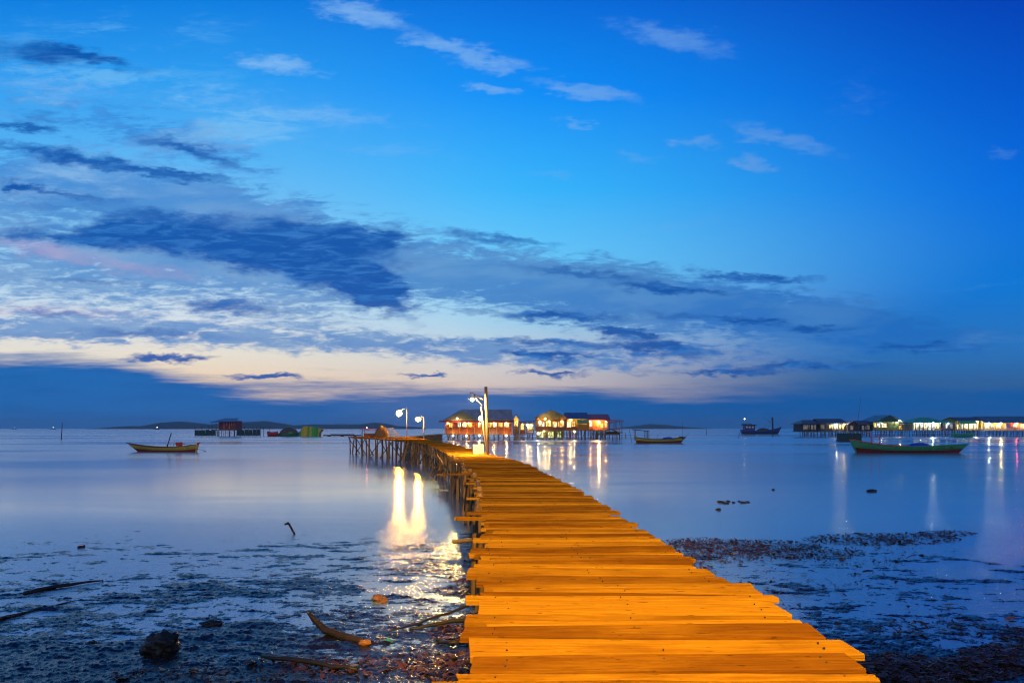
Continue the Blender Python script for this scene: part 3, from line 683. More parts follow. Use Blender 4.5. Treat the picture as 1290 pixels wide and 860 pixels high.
def gable_house():
    T = house('gabled stilt house with an olive gable and a red railed veranda lit from inside', 675, 713, D2, 10, 541, 525, 516, 'y', OLIVE, R_OLIVE,
        wins=[(679,686,531,537,P_COOL),(688.5,694,530.5,537,P_YEL),(697,702,531,538,P_WHITE),(704,711,531,538,P_WARM)],
        bulbs=[(680,530.5,.06,E_OR),(692,530.5,.06,E_WARM),(708,530.5,.06,E_OR)], porch=1.8, rail=RED_WOOD, rail_h=.75, solid=True, nx=7, ny=3, post_n=6, over=.4, gable=OLIVE, post_mat=RED_WOOD, zwall=Z(525, D2))
    ox = T.location.x
    bulb((X(686.5, D2)-ox, -1.2, Z(527.6, D2)), .075, E_WARM, T, 'lamp')
    MB().box(X(674, D2)-ox, X(714, D2)-ox, -.15, .1, Z(530, D2), Z(528.4, D2)).build('beam', RED_WOOD, T)
    MB().box(X(676, D2)-ox, X(712, D2)-ox, 2.2, 2.35, .5, Z(542.2, D2)).build('lower_wall', OLIVE, T)
    for a, b in ((680,686),(691,698),(703,707)):
        window(T, X(a, D2)-ox, X(b, D2)-ox, 2.2, Z(551, D2), Z(543.5, D2), P_GREEN)
    bulb((X(685, D2)-ox, .8, Z(543, D2)), .09, E_WARM, T, 'lamp'); bulb((X(678, D2)-ox, .3, Z(546, D2)), .08, E_WHITE, T, 'lamp')
gable_house()
def blue_house():
    T = house('stilt house with a blue sheet roof and a hanging orange curtain', 713.5, 741, D2+1, 9, 541, 527, 519, 'x', YELLOW, R_BLUE,
        wins=[(715,720,531,538,P_WHITE),(721.5,725,530.5,537,P_YEL)], bulbs=[(719,529,.07,E_WARM),(733,529,.05,E_WARM),(724,543.5,.08,E_WARM)], porch=1.6, rail=RED_WOOD, rail_h=.7, solid=True, nx=6, ny=3, post_n=4, over=.2, post_mat=RED_WOOD)
    ox = T.location.x; d = D2+1
    MB().box(X(727.5, d)-ox, X(740.5, d)-ox, -.12, -.05, Z(541.5, d), Z(534.5, d)).build('curtain', ORANGE, T)
    MB().slab([(X(727, d)-ox, -.9, Z(533, d)), (X(741, d)-ox, -.9, Z(533, d)), (X(741, d)-ox, .1, Z(528.5, d)), (X(727, d)-ox, .1, Z(528.5, d))], .05).build('awning', GREEN, T)
blue_house()
def red_house():
    T = house('stilt house with a dark red roof and a bright veranda floodlight', 741.5, 767, D2+1, 9, 541.5, 528.5, 521, 'x', RED_WOOD, R_RED,
        wins=[(743,747,531.5,537,P_COOL),(758,761,533,538,P_YEL),(763,766,533,538,P_WARM)], bulbs=[(754.8,531.7,.16,E_STAR),(744,530.5,.05,E_OR),(764,531,.05,E_OR)], porch=2.0, rail=WOOD, rail_h=.7, nx=6, ny=3, post_n=4, over=.45, post_mat=ORANGE)
    return T
red_house()
def canopy_shelter():
    d = D2
    T = empty('shelter', (X(776, d), d, 0), 'open-sided shelter with a sloping sheet canopy at the right end of the house row', 'shelter')
    ox = T.location.x
    MB().slab([(X(766, d)-ox, -.8, Z(533, d)), (X(785.5, d)-ox, -.8, Z(530, d)), (X(785.5, d)-ox, 4, Z(528.2, d)), (X(766, d)-ox, 4, Z(528.8, d))], .1).build('roof', R_RED, T)
    for p, y in ((768,0),(776,0),(783.5,0),(776,3.5),(783.5,3.5)):
        MB().pole((X(p, d)-ox, y, -.5), (X(p, d)-ox, y, Z(531, d)), .11, .1, 6).build('post', WOOD_DK, T, True)
    MB().box(X(767, d)-ox, X(785, d)-ox, .2, 4, Z(545.2, d), Z(544.2, d)).build('floor', WOOD, T)
    railing(T, X(768, d)-ox, X(784, d)-ox, 3.9, Z(544.2, d), .9, WOOD_DK)
canopy_shelter()
def arch_hut():
    d = 168
    T = empty('arched_hut', (X(768, d), d, 0), 'low stilt platform with a curved thatch cover in front of the open shelter', 'shelter')
    ox = T.location.x; a, b = X(755.5, d)-ox, X(781, d)-ox; z0, z1 = Z(546.5, d), Z(540.3, d)
    n = 12; top = [(a+(b-a)*i/n, 0, z0+(z1-z0)*math.sin(math.pi*i/n)**.75) for i in range(n+1)]
    bo = MB()
    for i in range(n):
        p, q = top[i], top[i+1]; bo.slab([(p[0], -.3, p[2]), (q[0], -.3, q[2]), (q[0], 2.8, q[2]), (p[0], 2.8, p[2])], .1)
    bo.build('thatch_cover', paint('thatch', (.09, .07, .035), .9, .5, 4), T)
    MB().box(a+.6, b-.2, 0, 2.6, Z(547.5, d), Z(546.2, d)).build('platform', WOOD, T)
    MB().box(a+1.9, b-.3, 2.2, 2.3, z0, z0+.55).build('back_board', WOOD_DK, T)
    for p in (766, 771.5, 777.5, 780.5):
        MB().pole((X(p, d)-ox, .1, -.5), (X(p, d)-ox, .1, Z(547, d)), .1, .1, 6).build('leg', WOOD_DK, T, True)
    MB().pole((a, -.3, -.4), (a+.9, -.3, z0+.5), .09, .08, 6, bend=.1).build('leg', WOOD_DK, T, True)
arch_hut()
# walkway behind the jetty platform and along the houses
def walkway(label, pts, w=1.6, step=1.3, rail=False):
    T = empty('walkway', pts[0], label, 'walkway', world=True); b = MB(); np_ = 0
    for p, q in zip(pts[:-1], pts[1:]):
        p, q = Vector(p), Vector(q); t = (q-p); L = t.length; t.normalize(); s = Vector((t.y, -t.x, 0)).normalized()*w/2; n = int(L/.5)
        for i in range(n):
            a = p+t*(i*L/n); e = p+t*((i+.92)*L/n); dz = Vector((0,0,random.gauss(0,.01)))
            b.slab([a-s+dz, a+s+dz, e+s+dz, e-s+dz], .07)
    b.build('deck', WOOD_LT, T)
    for p, q in zip(pts[:-1], pts[1:]):
        p, q = Vector(p), Vector(q); L = (q-p).length; t = (q-p)/L; s = Vector((t.y, -t.x, 0)).normalized()*w*.42
        for i in range(int(L/step)):
            a = p+t*((i+.5)*step)
            for g in (-1, 1):
                c = a+s*g; MB().pole((c.x+random.gauss(0,.15), c.y, -.5), (c.x, c.y, c.z-.08), .09, .08, 6, bend=.04).build('pile', WOOD, T, True)
            if i % 2 == 0: MB().pole((a.x+s.x, a.y+s.y, .2), (a.x-s.x+t.x*1.6, a.y-s.y+t.y*1.6, a.z-.15), .05, .05, 5).build('brace', WOOD_DK, T, True)
walkway('narrow plank walkway on thin piles linking the jetty platform to the lit houses', [(-14, 93, 2.03), (-18.3, 172, 1.72), (X(668, 174), 174, 1.72)])

# right-hand row
D3 = 250
G3 = 'stilt houses over the water'
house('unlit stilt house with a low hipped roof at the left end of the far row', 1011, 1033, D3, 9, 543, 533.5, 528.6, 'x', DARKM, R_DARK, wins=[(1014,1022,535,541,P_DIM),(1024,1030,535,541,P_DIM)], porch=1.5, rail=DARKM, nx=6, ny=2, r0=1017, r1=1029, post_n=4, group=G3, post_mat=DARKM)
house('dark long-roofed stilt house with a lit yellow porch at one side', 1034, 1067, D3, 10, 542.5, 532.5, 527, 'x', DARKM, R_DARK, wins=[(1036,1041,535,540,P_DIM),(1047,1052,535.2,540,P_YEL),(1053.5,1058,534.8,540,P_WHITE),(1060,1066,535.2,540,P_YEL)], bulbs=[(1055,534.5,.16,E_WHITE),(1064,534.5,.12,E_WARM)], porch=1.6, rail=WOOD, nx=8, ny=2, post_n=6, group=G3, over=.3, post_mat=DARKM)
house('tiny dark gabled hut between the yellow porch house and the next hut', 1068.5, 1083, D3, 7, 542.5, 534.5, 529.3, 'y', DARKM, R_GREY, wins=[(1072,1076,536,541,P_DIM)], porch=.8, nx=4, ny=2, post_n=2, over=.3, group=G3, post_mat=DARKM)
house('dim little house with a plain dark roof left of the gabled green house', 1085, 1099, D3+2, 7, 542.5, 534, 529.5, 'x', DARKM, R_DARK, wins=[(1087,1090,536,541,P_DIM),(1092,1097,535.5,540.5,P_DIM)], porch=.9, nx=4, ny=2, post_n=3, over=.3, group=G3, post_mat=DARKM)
GREEN_DK = paint('dark_green_cladding', (.03, .09, .07), .7, .35, 2)
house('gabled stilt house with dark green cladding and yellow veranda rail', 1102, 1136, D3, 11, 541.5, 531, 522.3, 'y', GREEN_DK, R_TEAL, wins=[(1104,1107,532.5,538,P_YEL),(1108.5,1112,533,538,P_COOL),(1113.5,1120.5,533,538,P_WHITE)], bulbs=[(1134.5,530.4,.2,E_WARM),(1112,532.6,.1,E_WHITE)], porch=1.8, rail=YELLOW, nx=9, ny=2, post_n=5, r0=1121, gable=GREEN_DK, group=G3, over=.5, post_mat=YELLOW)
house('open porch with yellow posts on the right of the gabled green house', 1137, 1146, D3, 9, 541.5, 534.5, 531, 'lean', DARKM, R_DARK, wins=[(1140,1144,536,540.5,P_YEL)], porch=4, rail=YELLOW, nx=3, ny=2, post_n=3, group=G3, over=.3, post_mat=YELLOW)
house('green-roofed stilt house with a row of white lit openings', 1153, 1190, D3, 11, 541.5, 532, 525.3, 'x', WHITE, R_GREEN, wins=[(1155,1159,533.5,539.5,P_WHITE),(1160.5,1166,533.5,538.5,P_COOL),(1167.5,1172,533.5,539,P_WHITE),(1174,1180,533.5,538.5,P_COOL),(1181.5,1187,533.5,539.5,P_WHITE)], bulbs=[(1160,532.8,.12,E_WHITE),(1177,532.8,.16,E_WHITE),(1186,532.8,.1,E_GRN)], porch=1.8, rail=ORANGE, nx=10, ny=2, post_n=8, r0=1168, r1=1180, group=G3, over=1.4)
house('blue curtained stilt house between the two green-roofed ones', 1191, 1206, D3+1, 9, 541.5, 532.5, 529.5, 'x', BLUE_T, R_GREEN, wins=[(1193,1196,534,539,P_COOL),(1198,1203,534,540,P_DIM)], bulbs=[(1196,533.4,.07,E_WHITE)], porch=1.2, rail=WOOD, nx=5, ny=2, post_n=4, group=G3, over=.3)
def tarp_house():
    T = house('stilt house with a green tarpaulin awning and a white floodlight', 1207.5, 1239, D3, 10, 541.5, 529.5, 525, 'x', YELLOW, R_DARK, wins=[(1209,1213,534,540,P_WHITE),(1214.5,1218,534,540,P_COOL),(1219.5,1224,534,540,P_YEL),(1226,1230,533.5,540,P_WHITE),(1232,1237,534,540,P_WARM)],
          bulbs=[(1231,531.7,.2,E_FAR),(1216,533,.1,E_GRN),(1222,533.2,.1,E_WHITE)], porch=2, rail=WHITE, nx=9, ny=2, post_n=6, group=G3, over=.2)
    ox = T.location.x
    MB().slab([(X(1206.5, D3)-ox, -1.6, Z(533.6, D3)), (X(1228, D3)-ox, -1.6, Z(533.2, D3)), (X(1228, D3)-ox, -.18, Z(529.8, D3)), (X(1206.5, D3)-ox, -.18, Z(529.8, D3))], .06).build('awning', R_GREEN, T)
    for p in (1207.5, 1217, 1227): MB().box(X(p, D3)-ox-.06, X(p, D3)-ox+.06, -1.5, -1.38, Z(542, D3), Z(533.6, D3)).build('awning_post', WOOD, T)
    MB().box(X(1207, D3)-ox, X(1229, D3)-ox, -1.7, -.003, Z(542.2, D3), Z(541.5, D3)).build('front_step', WOOD, T)
tarp_house()
def long_blue():
    T = house('long stilt house with a big slate-blue roof and bright open front', 1241, 1312, D3, 11, 542, 532, 523.8, 'x', YELLOW, R_TEAL, wins=[(1245,1251,533.3,540.5,P_WHITE),(1253,1258,533.3,540.5,P_YEL),(1260,1266,533.3,539.5,P_WHITE),(1268,1272,533.3,540.5,P_WARM),(1281,1286,533.3,540,P_WHITE),(1290,1297,533.3,540,P_WHITE)],
          bulbs=[(1248,533,.14,E_WHITE),(1263,533,.14,E_WARM),(1283,533.5,.17,E_RED),(1287,533,.1,E_WARM),(1300,533,.12,E_WARM)], porch=2, rail=WHITE, nx=15, ny=2, post_n=9, group=G3, over=.5, post_mat=WHITE)
    ox = T.location.x
    MB().box(X(1273.5, D3)-ox, X(1277.5, D3)-ox, 1.8, 1.95, Z(539, D3), Z(533.5, D3)).build('blue_curtain', BLUE_T, T)
    MB().box(X(1276, D3)-ox, X(1283, D3)-ox, .9, 1.0, Z(541.5, D3), Z(537.5, D3)).build('red_cloth', RED_WOOD, T)
long_blue()

# hut with net pens, left
def pen_hut():
    d = 274
    T = empty('stilt_hut', (X(281, d), d, 0), 'small red-boarded hut on stilts standing between two net pens', 'hut')
    ox = T.location.x; x = lambda p: X(p, d)-ox
    pinkw = paint('faded_pink_boards', (.6, .25, .25), .7, .3, 3); redw = paint('dark_red_boards', (.28, .06, .05), .7, .4, 3)
    MB().box(x(266), x(296.5), 0, 8, Z(541.8, d), Z(541, d)).build('platform', WOOD, T)
    MB().box(x(274), x(295.5), 1.2, 7.5, Z(541, d)+.003, Z(529.8, d)).build('wall', redw, T)
    b = MB()
    for p, q in ((280,281.3),(283,285),(287,288),(289.6,291),(292.6,294)): b.box(x(p), x(q), 1.1, 1.19, Z(535.5 if p not in (280,287) else 540, d), Z(530.2, d))
    b.build('pale_boards', pinkw, T)
    MB().slab([(x(265.5), -.8, Z(531.5, d)), (x(297), -.8, Z(530.5, d)), (x(291), 8.3, Z(526, d)), (x(272), 8.3, Z(526.4, d))], .14).build('roof', R_BLUE, T)
    for p in (267, 272): MB().pole((x(p), .1, Z(541, d)), (x(p), .1, Z(531, d)), .09, .09, 5).build('post', WOOD_DK, T)
    b = MB()
    b.box(x(274), x(295), -.12, -.04, Z(543.3, d), Z(542.8, d)); b.box(x(274), x(295), -.12, -.04, Z(546.2, d), Z(545.8, d)); b.build('rail', WHITE, T)
    for i in range(9): MB().pole((x(274+i*2.6), 0, -.6), (x(274+i*2.6), 0, Z(541.7, d)), .13, .12, 6).build('pile', WHITE if i % 2 else WOOD_DK, T, True)
    for i in range(5): MB().pole((x(267+i*7), 6, -.6), (x(267+i*7), 6, Z(541.7, d)), .14, .12, 6).build('pile', WOOD_DK, T, True)
pen_hut()
def pen(label, p0, p1, tops, d=272):
    T = empty('net_pen', (X((p0+p1)/2, d), d, 0), label, 'net pen', 'net pens beside the hut'); ox = T.location.x
    n = len(tops); xs = [X(p0+(p1-p0)*i/(n-1), d)-ox for i in range(n)]
    for x_, t in zip(xs, tops): MB().pole((x_, 0, -.6), (x_+random.gauss(0, .1), 0, Z(t, d)), .12, .08, 6).build('post', WOOD_DK, T, True)
    for i in range(n-1):
        MB().box(xs[i]+.1, xs[i+1]-.1, -.03, .03, .2, Z(541+random.uniform(-.4, .8), d)).build('net_panel', NETM, T)
pen('dark net pen fenced with stakes on the left of the red-boarded hut', 245.5, 272, (537, 541, 536, 541, 535.5, 541, 540))
pen('dark net pen with tall stakes on the right of the red-boarded hut', 298, 328, (540, 535, 537, 540, 536.5, 537, 537))
def stake(px, pb, pt, label, r=.1, lean=0, mat=None, group='mooring stakes in the water'):
    p = ground(px, pb); o = MB().pole((0, 0, -.6), (lean, 0, Z(pt, p.y)), r, r*.7, 6, bend=.08, seg=5).build('stake', mat or WOOD_DK, None, True); o.location = (p.x, p.y, 0)
    tag(o, label, 'stake', group)
stake(77, 553.5, 532, 'tall lone stake far left in open water', .13, .3)
stake(332, 549, 538, 'slim stake just right of the right net pen', .12)
stake(340, 549, 537, 'stake close beside the red boat', .11)
stake(789, 552, 543.5, 'short leaning stake right of the open shelter', .09, -.4)
stake(787, 551, 545, 'thinner stake behind the leaning one right of the shelter', .07, .2)
stake(890, 547, 540.5, 'distant stake right of the boat with the canopy frame', .15)
stake(929, 551.5, 543, 'leaning stake off the stern of the trawler', .1, 1.)
stake(1281.5, 562, 551, 'dark red stake near the right edge of the picture', .07, .1, RED_WOOD)
stake(455, 549.5, 543, 'short stake by the far end of the jetty', .08)

# ------------------------------------------------------------------ boats
def hull(T, L, beam, h, hs, hb, draft, mats, bow_rake=.12, stern_rake=.03, mid=.3, pw=.8, name='hull'):
    """bow at +x. bands: bottom paint, side, upper strake"""
    n = 20; K = 6; rows = []
    for i in range(n+1):
        t = i/n
        w = beam/2*(min(1., (t/mid+.25)) if False else (.55+.45*min(1, t/mid))*(1-max(0, (t-.45)/.55)**2.2)) if t < .999 else .03
        zt = h+(hs-h)*max(0, 1-t/.45)**2+(hb-h)*max(0, (t-.4)/.6)**2.2; zb = -draft*(1-max(0, (t-.75)/.25)**2*.6)
        xt = L*(t-.5); xk = L*((stern_rake+(1-stern_rake-bow_rake)*t)-.5)
        half = []
        for k in range(K+1):
            s = k/K; half.append((xk+(xt-xk)*s, w*math.sin(math.pi/2*min(1, .06+s*.94))**pw if k else 0., zb+(zt-zb)*s))
        rows.append(half)
    b = MB()
    for side in (1, -1):
        o = len(b.v)
        for r in rows: b.v += [(p[0], side*p[1], p[2]) for p in r]
        for i in range(n):
            for k in range(K):
                q = (o+i*(K+1)+k, o+(i+1)*(K+1)+k, o+(i+1)*(K+1)+k+1, o+i*(K+1)+k+1)
                b.f.append(q if side == 1 else q[::-1])
                z = (b.v[q[0]][2]+b.v[q[2]][2])/2; frac = k/K
                b.m.append(0 if frac < .34 else (1 if frac < .82 else 2))
    o = len(b.v); b.v += [(p[0], p[1], p[2]) for p in rows[0]]+[(p[0], -p[1], p[2]) for p in rows[0][::-1]]
    b.f.append(tuple(range(o, o+2*(K+1)))); b.m.append(1)
    # inner floor
    o = len(b.v)
    for r in rows:
        p = r[-1]; zz = min(p[2]-.1, h*.62); b.v += [(p[0]*.985, p[1]*.93, zz), (p[0]*.985, -p[1]*.93, zz)]
    for i in range(n): b.f.append((o+2*i, o+2*i+1, o+2*i+3, o+2*i+2)); b.m.append(3)
    b.build(name, mats, T, True)
    for side in (1, -1): MB().tube([(r[-1][0], side*r[-1][1], r[-1][2]) for r in rows], .05, 6).build('gunwale', mats[4], T, True)
    return rows
def tarp(T, x0, x1, w, z0, hgt, mat, name='tarpaulin', seed=1):
    rs = random.Random(seed); b = MB(); n, m = 12, 8
    for i in range(n+1):
        for j in range(m+1):
            t, s = i/n, j/m; e = (math.sin(math.pi*t)**.45)*(math.sin(math.pi*s)**.55)
            b.v.append((x0+(x1-x0)*t, w*(s-.5), z0+hgt*e*(1+rs.uniform(-.16, .16))))
    for i in range(n):
        for j in range(m):
            b.f.append((i*(m+1)+j, (i+1)*(m+1)+j, (i+1)*(m+1)+j+1, i*(m+1)+j+1)); b.m.append(0)
    return b.build(name, mat, T, True)
RED_B = paint('red_bottom_paint', (.32, .03, .02), .5, .4, 2); MAROON = paint('dark_red_paint', (.2, .025, .02), .5, .4, 2); INNER = paint('boat_inside', (.06, .05, .035), .8, .4, 3)
OLIVE_B = paint('yellow_green_boat_paint', (.55, .42, .05), .5, .5, 1.6, (.4, 1, 3)); RED_RAIL = paint('red_rail_paint', (.7, .05, .03), .5, .3, 2)
BOATG = 'wooden boats on the water'
def left_boat():
    d = 92; T = empty('longtail_boat', (X(204, d), d, 0), 'yellow-green wooden boat with a red engine moored alone at the left', 'boat', BOATG, math.pi-.06)
    L = 9.9; hull(T, L, 1.5, .62, .98, 1.2, .25, [RED_B, OLIVE_B, OLIVE_B, INNER, MAROON], .17, .02)
    f = lambda px: -(X(px, d)-X(204, d))
    MB().pole((f(210.5), .1, .4), (f(216.8), .1, Z(545, d)), .07, .06, 6).build('leaning_pole', WOOD_DK, T, True)
    MB().pole((f(213.5), -.1, .4), (f(210.5), .1, .95), .05, .05, 6).build('pole_strut', WOOD_DK, T, True)
    e = MB().box(f(229.5), f(223.5), -.25, .25, .75, 1.28).build('engine', RED_RAIL, T)
    MB().box(f(222.8), f(219.8), -.2, .2, .95, 1.3).build('fuel_tank', WHITE, T)
    for p in (216, 219.3, 225.5): MB().pole((f(p), 0, .35), (f(p-.6), 0, 1.2), .035, .03, 5).build('engine_stand', METAL, T, True)
    MB().tube([(f(231), 0, 1.05), (f(240), 0, .92), (f(249), 0, .9)], .04, 6).build('tiller', WOOD, T, True)
    MB().pole((f(249), 0, .45), (f(259.5), 0, .12), .035, .03, 6).build('propeller_shaft', METAL, T, True)
    MB().box(f(260.5), f(258), -.16, .16, .08, .2).build('propeller', METAL, T)
    MB().prism([(f(248.5), -.04, .85), (f(253.5), -.04, 1.15), (f(254.5), -.04, 1.25), (f(250), -.04, 1.25)], (0, .08, 0)).build('stern_fin', RED_RAIL, T)
    for p in (180, 194, 240): MB().box(f(p)-.12, f(p)+.12, -.55, .55, .52, .57).build('thwart', WOOD, T)
left_boat()
def right_boat():
    d = 88; T = empty('longtail_boat', (X(1146, d), d, 0), 'long green wooden boat with red stern rail and a blue tarpaulin amidships', 'boat', BOATG, -.05)
    L = 14.8; hull(T, L, 1.9, .85, 1.65, 1.15, .25, [MAROON, GREEN, GREEN, INNER, GREEN], .09, .05, mid=.35)
    f = lambda px: X(px, d)-X(1146, d)
    rail = [(-L/2+L*t, -.5-.42*min(1, t/.3), .85+.8*max(0, 1-t/.45)**2+.06) for t in (0, .08, .16, .24, .32, .4, .46)]
    MB().tube(rail, .075, 6).build('red_rail', RED_RAIL, T, True); MB().tube([(x, -y, z) for x, y, z in rail], .075, 6).build('red_rail', RED_RAIL, T, True)
    for p, t in ((1098, 544.5), (1107.7, 546)):
        MB().pole((f(p), -.3, .6), (f(p), -.3, Z(t, d)), .06, .055, 6).build('post', RED_RAIL, T, True)
    MB().pole((f(1092), -.3, Z(545.5, d)), (f(1100), -.3, Z(544.6, d)), .05, .04, 6).build('crossbar', RED_RAIL, T, True)
    tarp(T, f(1143), f(1171), 1.5, .72, .55, BLUE_T, seed=4)
    MB().ball((f(1140), .1, .8), .3, sq=(1.6, 1, .5), rough=.3).build('net_heap', NETM, T, True)
    for p in (1120, 1130, 1185, 1196): MB().box(f(p)-.13, f(p)+.13, -.75, .75, .72, .78).build('thwart', WOOD, T)
right_boat()
def canopy_boat():
    d = 148; T = empty('longtail_boat', (X(832, d), d, 0), 'dark wooden boat with an open canopy frame at its stern right of the houses', 'boat', BOATG, .03)
    L = 11.2; hull(T, L, 1.9, .78, 1.3, 1.35, .25, [MAROON, OLIVE_B, GREEN, INNER, MAROON], .1, .03)
    f = lambda px: X(px, d)-X(832, d)
    MB().slab([(f(796.5), -.8, Z(540.3, d)), (f(817), -.8, Z(542.6, d)), (f(817), .8, Z(542.6, d)), (f(796.5), .8, Z(540.3, d))], .12).build('canopy', DARKM, T)
    for p, t, m in ((799.5, 541, RED_WOOD), (813, 542.4, WOOD_DK), (816.5, 542.8, WOOD_DK)):
        for y in (-.65, .65): MB().pole((f(p), y, .5), (f(p), y, Z(t, d)), .07, .06, 6).build('post', m, T, True)
    tarp(T, f(834), f(849), 1.5, .7, .6, BLUE_T, seed=9)
    MB().ball((f(858), 0, 1.05), .4, sq=(1.9, 1, .7), rough=.35).build('net_heap', NETM, T, True)
    for p, t in ((828, 546), (860, 530), (868, 545)): MB().pole((f(min(p, 862)), 0, .6), (f(p), 0, Z(t, d)), .035, .02, 5).build('rod', WOOD_DK, T, True)
    MB().pole((f(797.5), .9, -.5), (f(793.5), .9, Z(541, d)), .05, .04, 5).build('stern_pole', WOOD_DK, T, True)
canopy_boat()
def trawler():
    d = 365; T = empty('trawler', (X(959, d), d, 0), 'dark blue fishing trawler with wheelhouse and mast out on the open water', 'trawler')
    nav = paint('navy_paint', (.03, .06, .25), .5, .3, 1); hull(T, 22, 5, 1.7, 2.4, 3.9, .5, [DARKM, nav, nav, INNER, nav], .1, .03)
    f = lambda px: X(px, d)-X(959, d)
    w = MB().box(f(937), f(950), -1.6, 1.6, 1.2, Z(535.5, d)).build('wheelhouse', nav, T)
    for p in (938.5, 942, 946): window(T, f(p), f(p+2.2), -1.6, Z(538.8, d), Z(536.8, d), P_DIM)
    MB().box(f(935), f(951.5), -1.9, 1.9, Z(535.5, d)+.003, Z(534.6, d)).box(f(935.5), f(946), -1.7, 1.7, Z(534, d), Z(533.2, d)).build('wheelhouse_roof', DARKM, T)
    for p in (936, 945): MB().pole((f(p), 0, Z(535, d)), (f(p), 0, Z(533.5, d)), .12, .12, 5).build('roof_post', DARKM, T)
    MB().pole((f(938), 0, Z(533.5, d)), (f(938), 0, Z(528, d)), .1, .08, 6).build('light_mast', METAL, T, True)
    bulb((f(938), 0, Z(527.5, d)), .28, glow('mast_light', (1, .95, .85), 16), T, 'mast_light')
    MB().pole((f(973.5), 0, 1), (f(973), 0, Z(525.3, d)), .5, .42, 8).build('mast', DARKM, T, True)
    MB().pole((f(973), 0, Z(533, d)), (f(963), 0, Z(526.5, d)), .07, .06, 5).build('boom', DARKM, T, True)
    for p in (962, 968, 984): MB().pole((f(973), 0, Z(525.8, d)), (f(p), 0, Z(539, d)), .035, .035, 4).build('stay', DARKM, T)
    tarp(T, f(952.5), f(972), 3.2, 1.4, 1.7, INNER, 'net_heap', 5)
trawler()
ST = paint('yellow_tarpaulin', (.75, .42, .015), .6, .25, 1.5); SG = paint('green_tarpaulin', (.05, .38, .05), .6, .3, 1.5)
def covered_boats():
    d = 262
    T = empty('covered_boat', (X(391, d), d, 0), 'boat wrapped in a yellow and green striped cover right of the hut', 'boat', BOATG)
    f = lambda px: X(px, d)-X(391, d)
    prof = [(377,549.6),(380,541),(382.5,537.2),(386,536.3),(392,537),(398,538.2),(402,539),(405,540.2),(406.5,541),(403.8,544),(403.3,549.6)]
    cut = [(377, 381, GREEN), (381, 388.5, ST), (388.5, 391, SG), (391, 394, ST), (394, 402, SG), (402, 406.5, ST)]
    up = lambda p: np.interp(p, [377,380,382.5,386,392,398,402,406.5], [549.4,541,537.2,536.3,537,538.2,539,540.8])
    lo = lambda p: np.interp(p, [377,403.3,403.8,406.5], [549.8,549.8,544.5,541.2])
    parts = {}
    for a, b_, m in cut:
        b = parts.setdefault(m.name, (MB(), m))[0]; n = 5
        for i in range(n):
            p, q = a+(b_-a)*i/n, a+(b_-a)*(i+1)/n
            pts = [(f(p), 0, Z(lo(p), d)), (f(q), 0, Z(lo(q), d)), (f(q), 0, Z(up(q), d)), (f(p), 0, Z(up(p), d))]
            w0 = 1.6; k = .55
            lo0, lo1, up0, up1 = pts[0][2], pts[1][2], pts[3][2], pts[2][2]
            b.quadbox([(pts[0][0], -w0, lo0), (pts[1][0], -w0, lo1), (pts[1][0], w0, lo1), (pts[0][0], w0, lo0),
                       (pts[3][0], -w0*k, up0), (pts[2][0], -w0*k, up1), (pts[2][0], w0*k, up1), (pts[3][0], w0*k, up0)])
    for nme, (b, m) in parts.items(): b.build('cover' if 'tarpaulin' in nme else 'hull', m, T)
    T = empty('covered_boat', (X(364, d+4), d+4, 0), 'low green boat piled with a grey-brown netting mound left of the striped cover', 'boat', BOATG)
    d2 = d+4; f = lambda px: X(px, d2)-X(364, d2)
    hull(T, 9.6, 2.6, .95, 1.3, 1.9, .3, [GREEN, GREEN, SG, INNER, GREEN], .1, .05)
    tarp(T, f(352), f(376), 2.6, .8, 2.4, paint('grey_brown_netting', (.11, .085, .06), .9, .45, 2), 'netting_mound', 3)
    MB().ball((f(367), -1.1, 1.2), .7, sq=(1.3, .6, .7), rough=.3).build('green_bundle', SG, T, True)
    T = empty('small_boat', (X(343.5, d+2), d+2, 0), 'stubby bright red boat between the right net pen and the netting boat', 'boat', BOATG)
    hull(T, 4.2, 2.0, 1.6, 1.9, 1.9, .3, [RED_B, RED_RAIL, RED_RAIL, INNER, RED_B], .06, .06)
covered_boats()
def raft():
    d = 262; T = empty('raft', (X(431, d), d, 0), 'low reddish timber raft lying left of the jetty end', 'raft')
    MB().box(-7, 7, -1.6, 1.6, .22, .62).build('deck', paint('red_brown_boards', (.12, .045, .03), .7, .4, 2), T)
    for x in (-5, 0, 5): MB().tube([(x, -1.7, .12), (x, 1.7, .12)], .22, 8).build('float', WOOD_DK, T, True)
    MB().box(-4, 5, -1.2, -1.0, .62, .9).build('side_board', WOOD_DK, T)
raft()
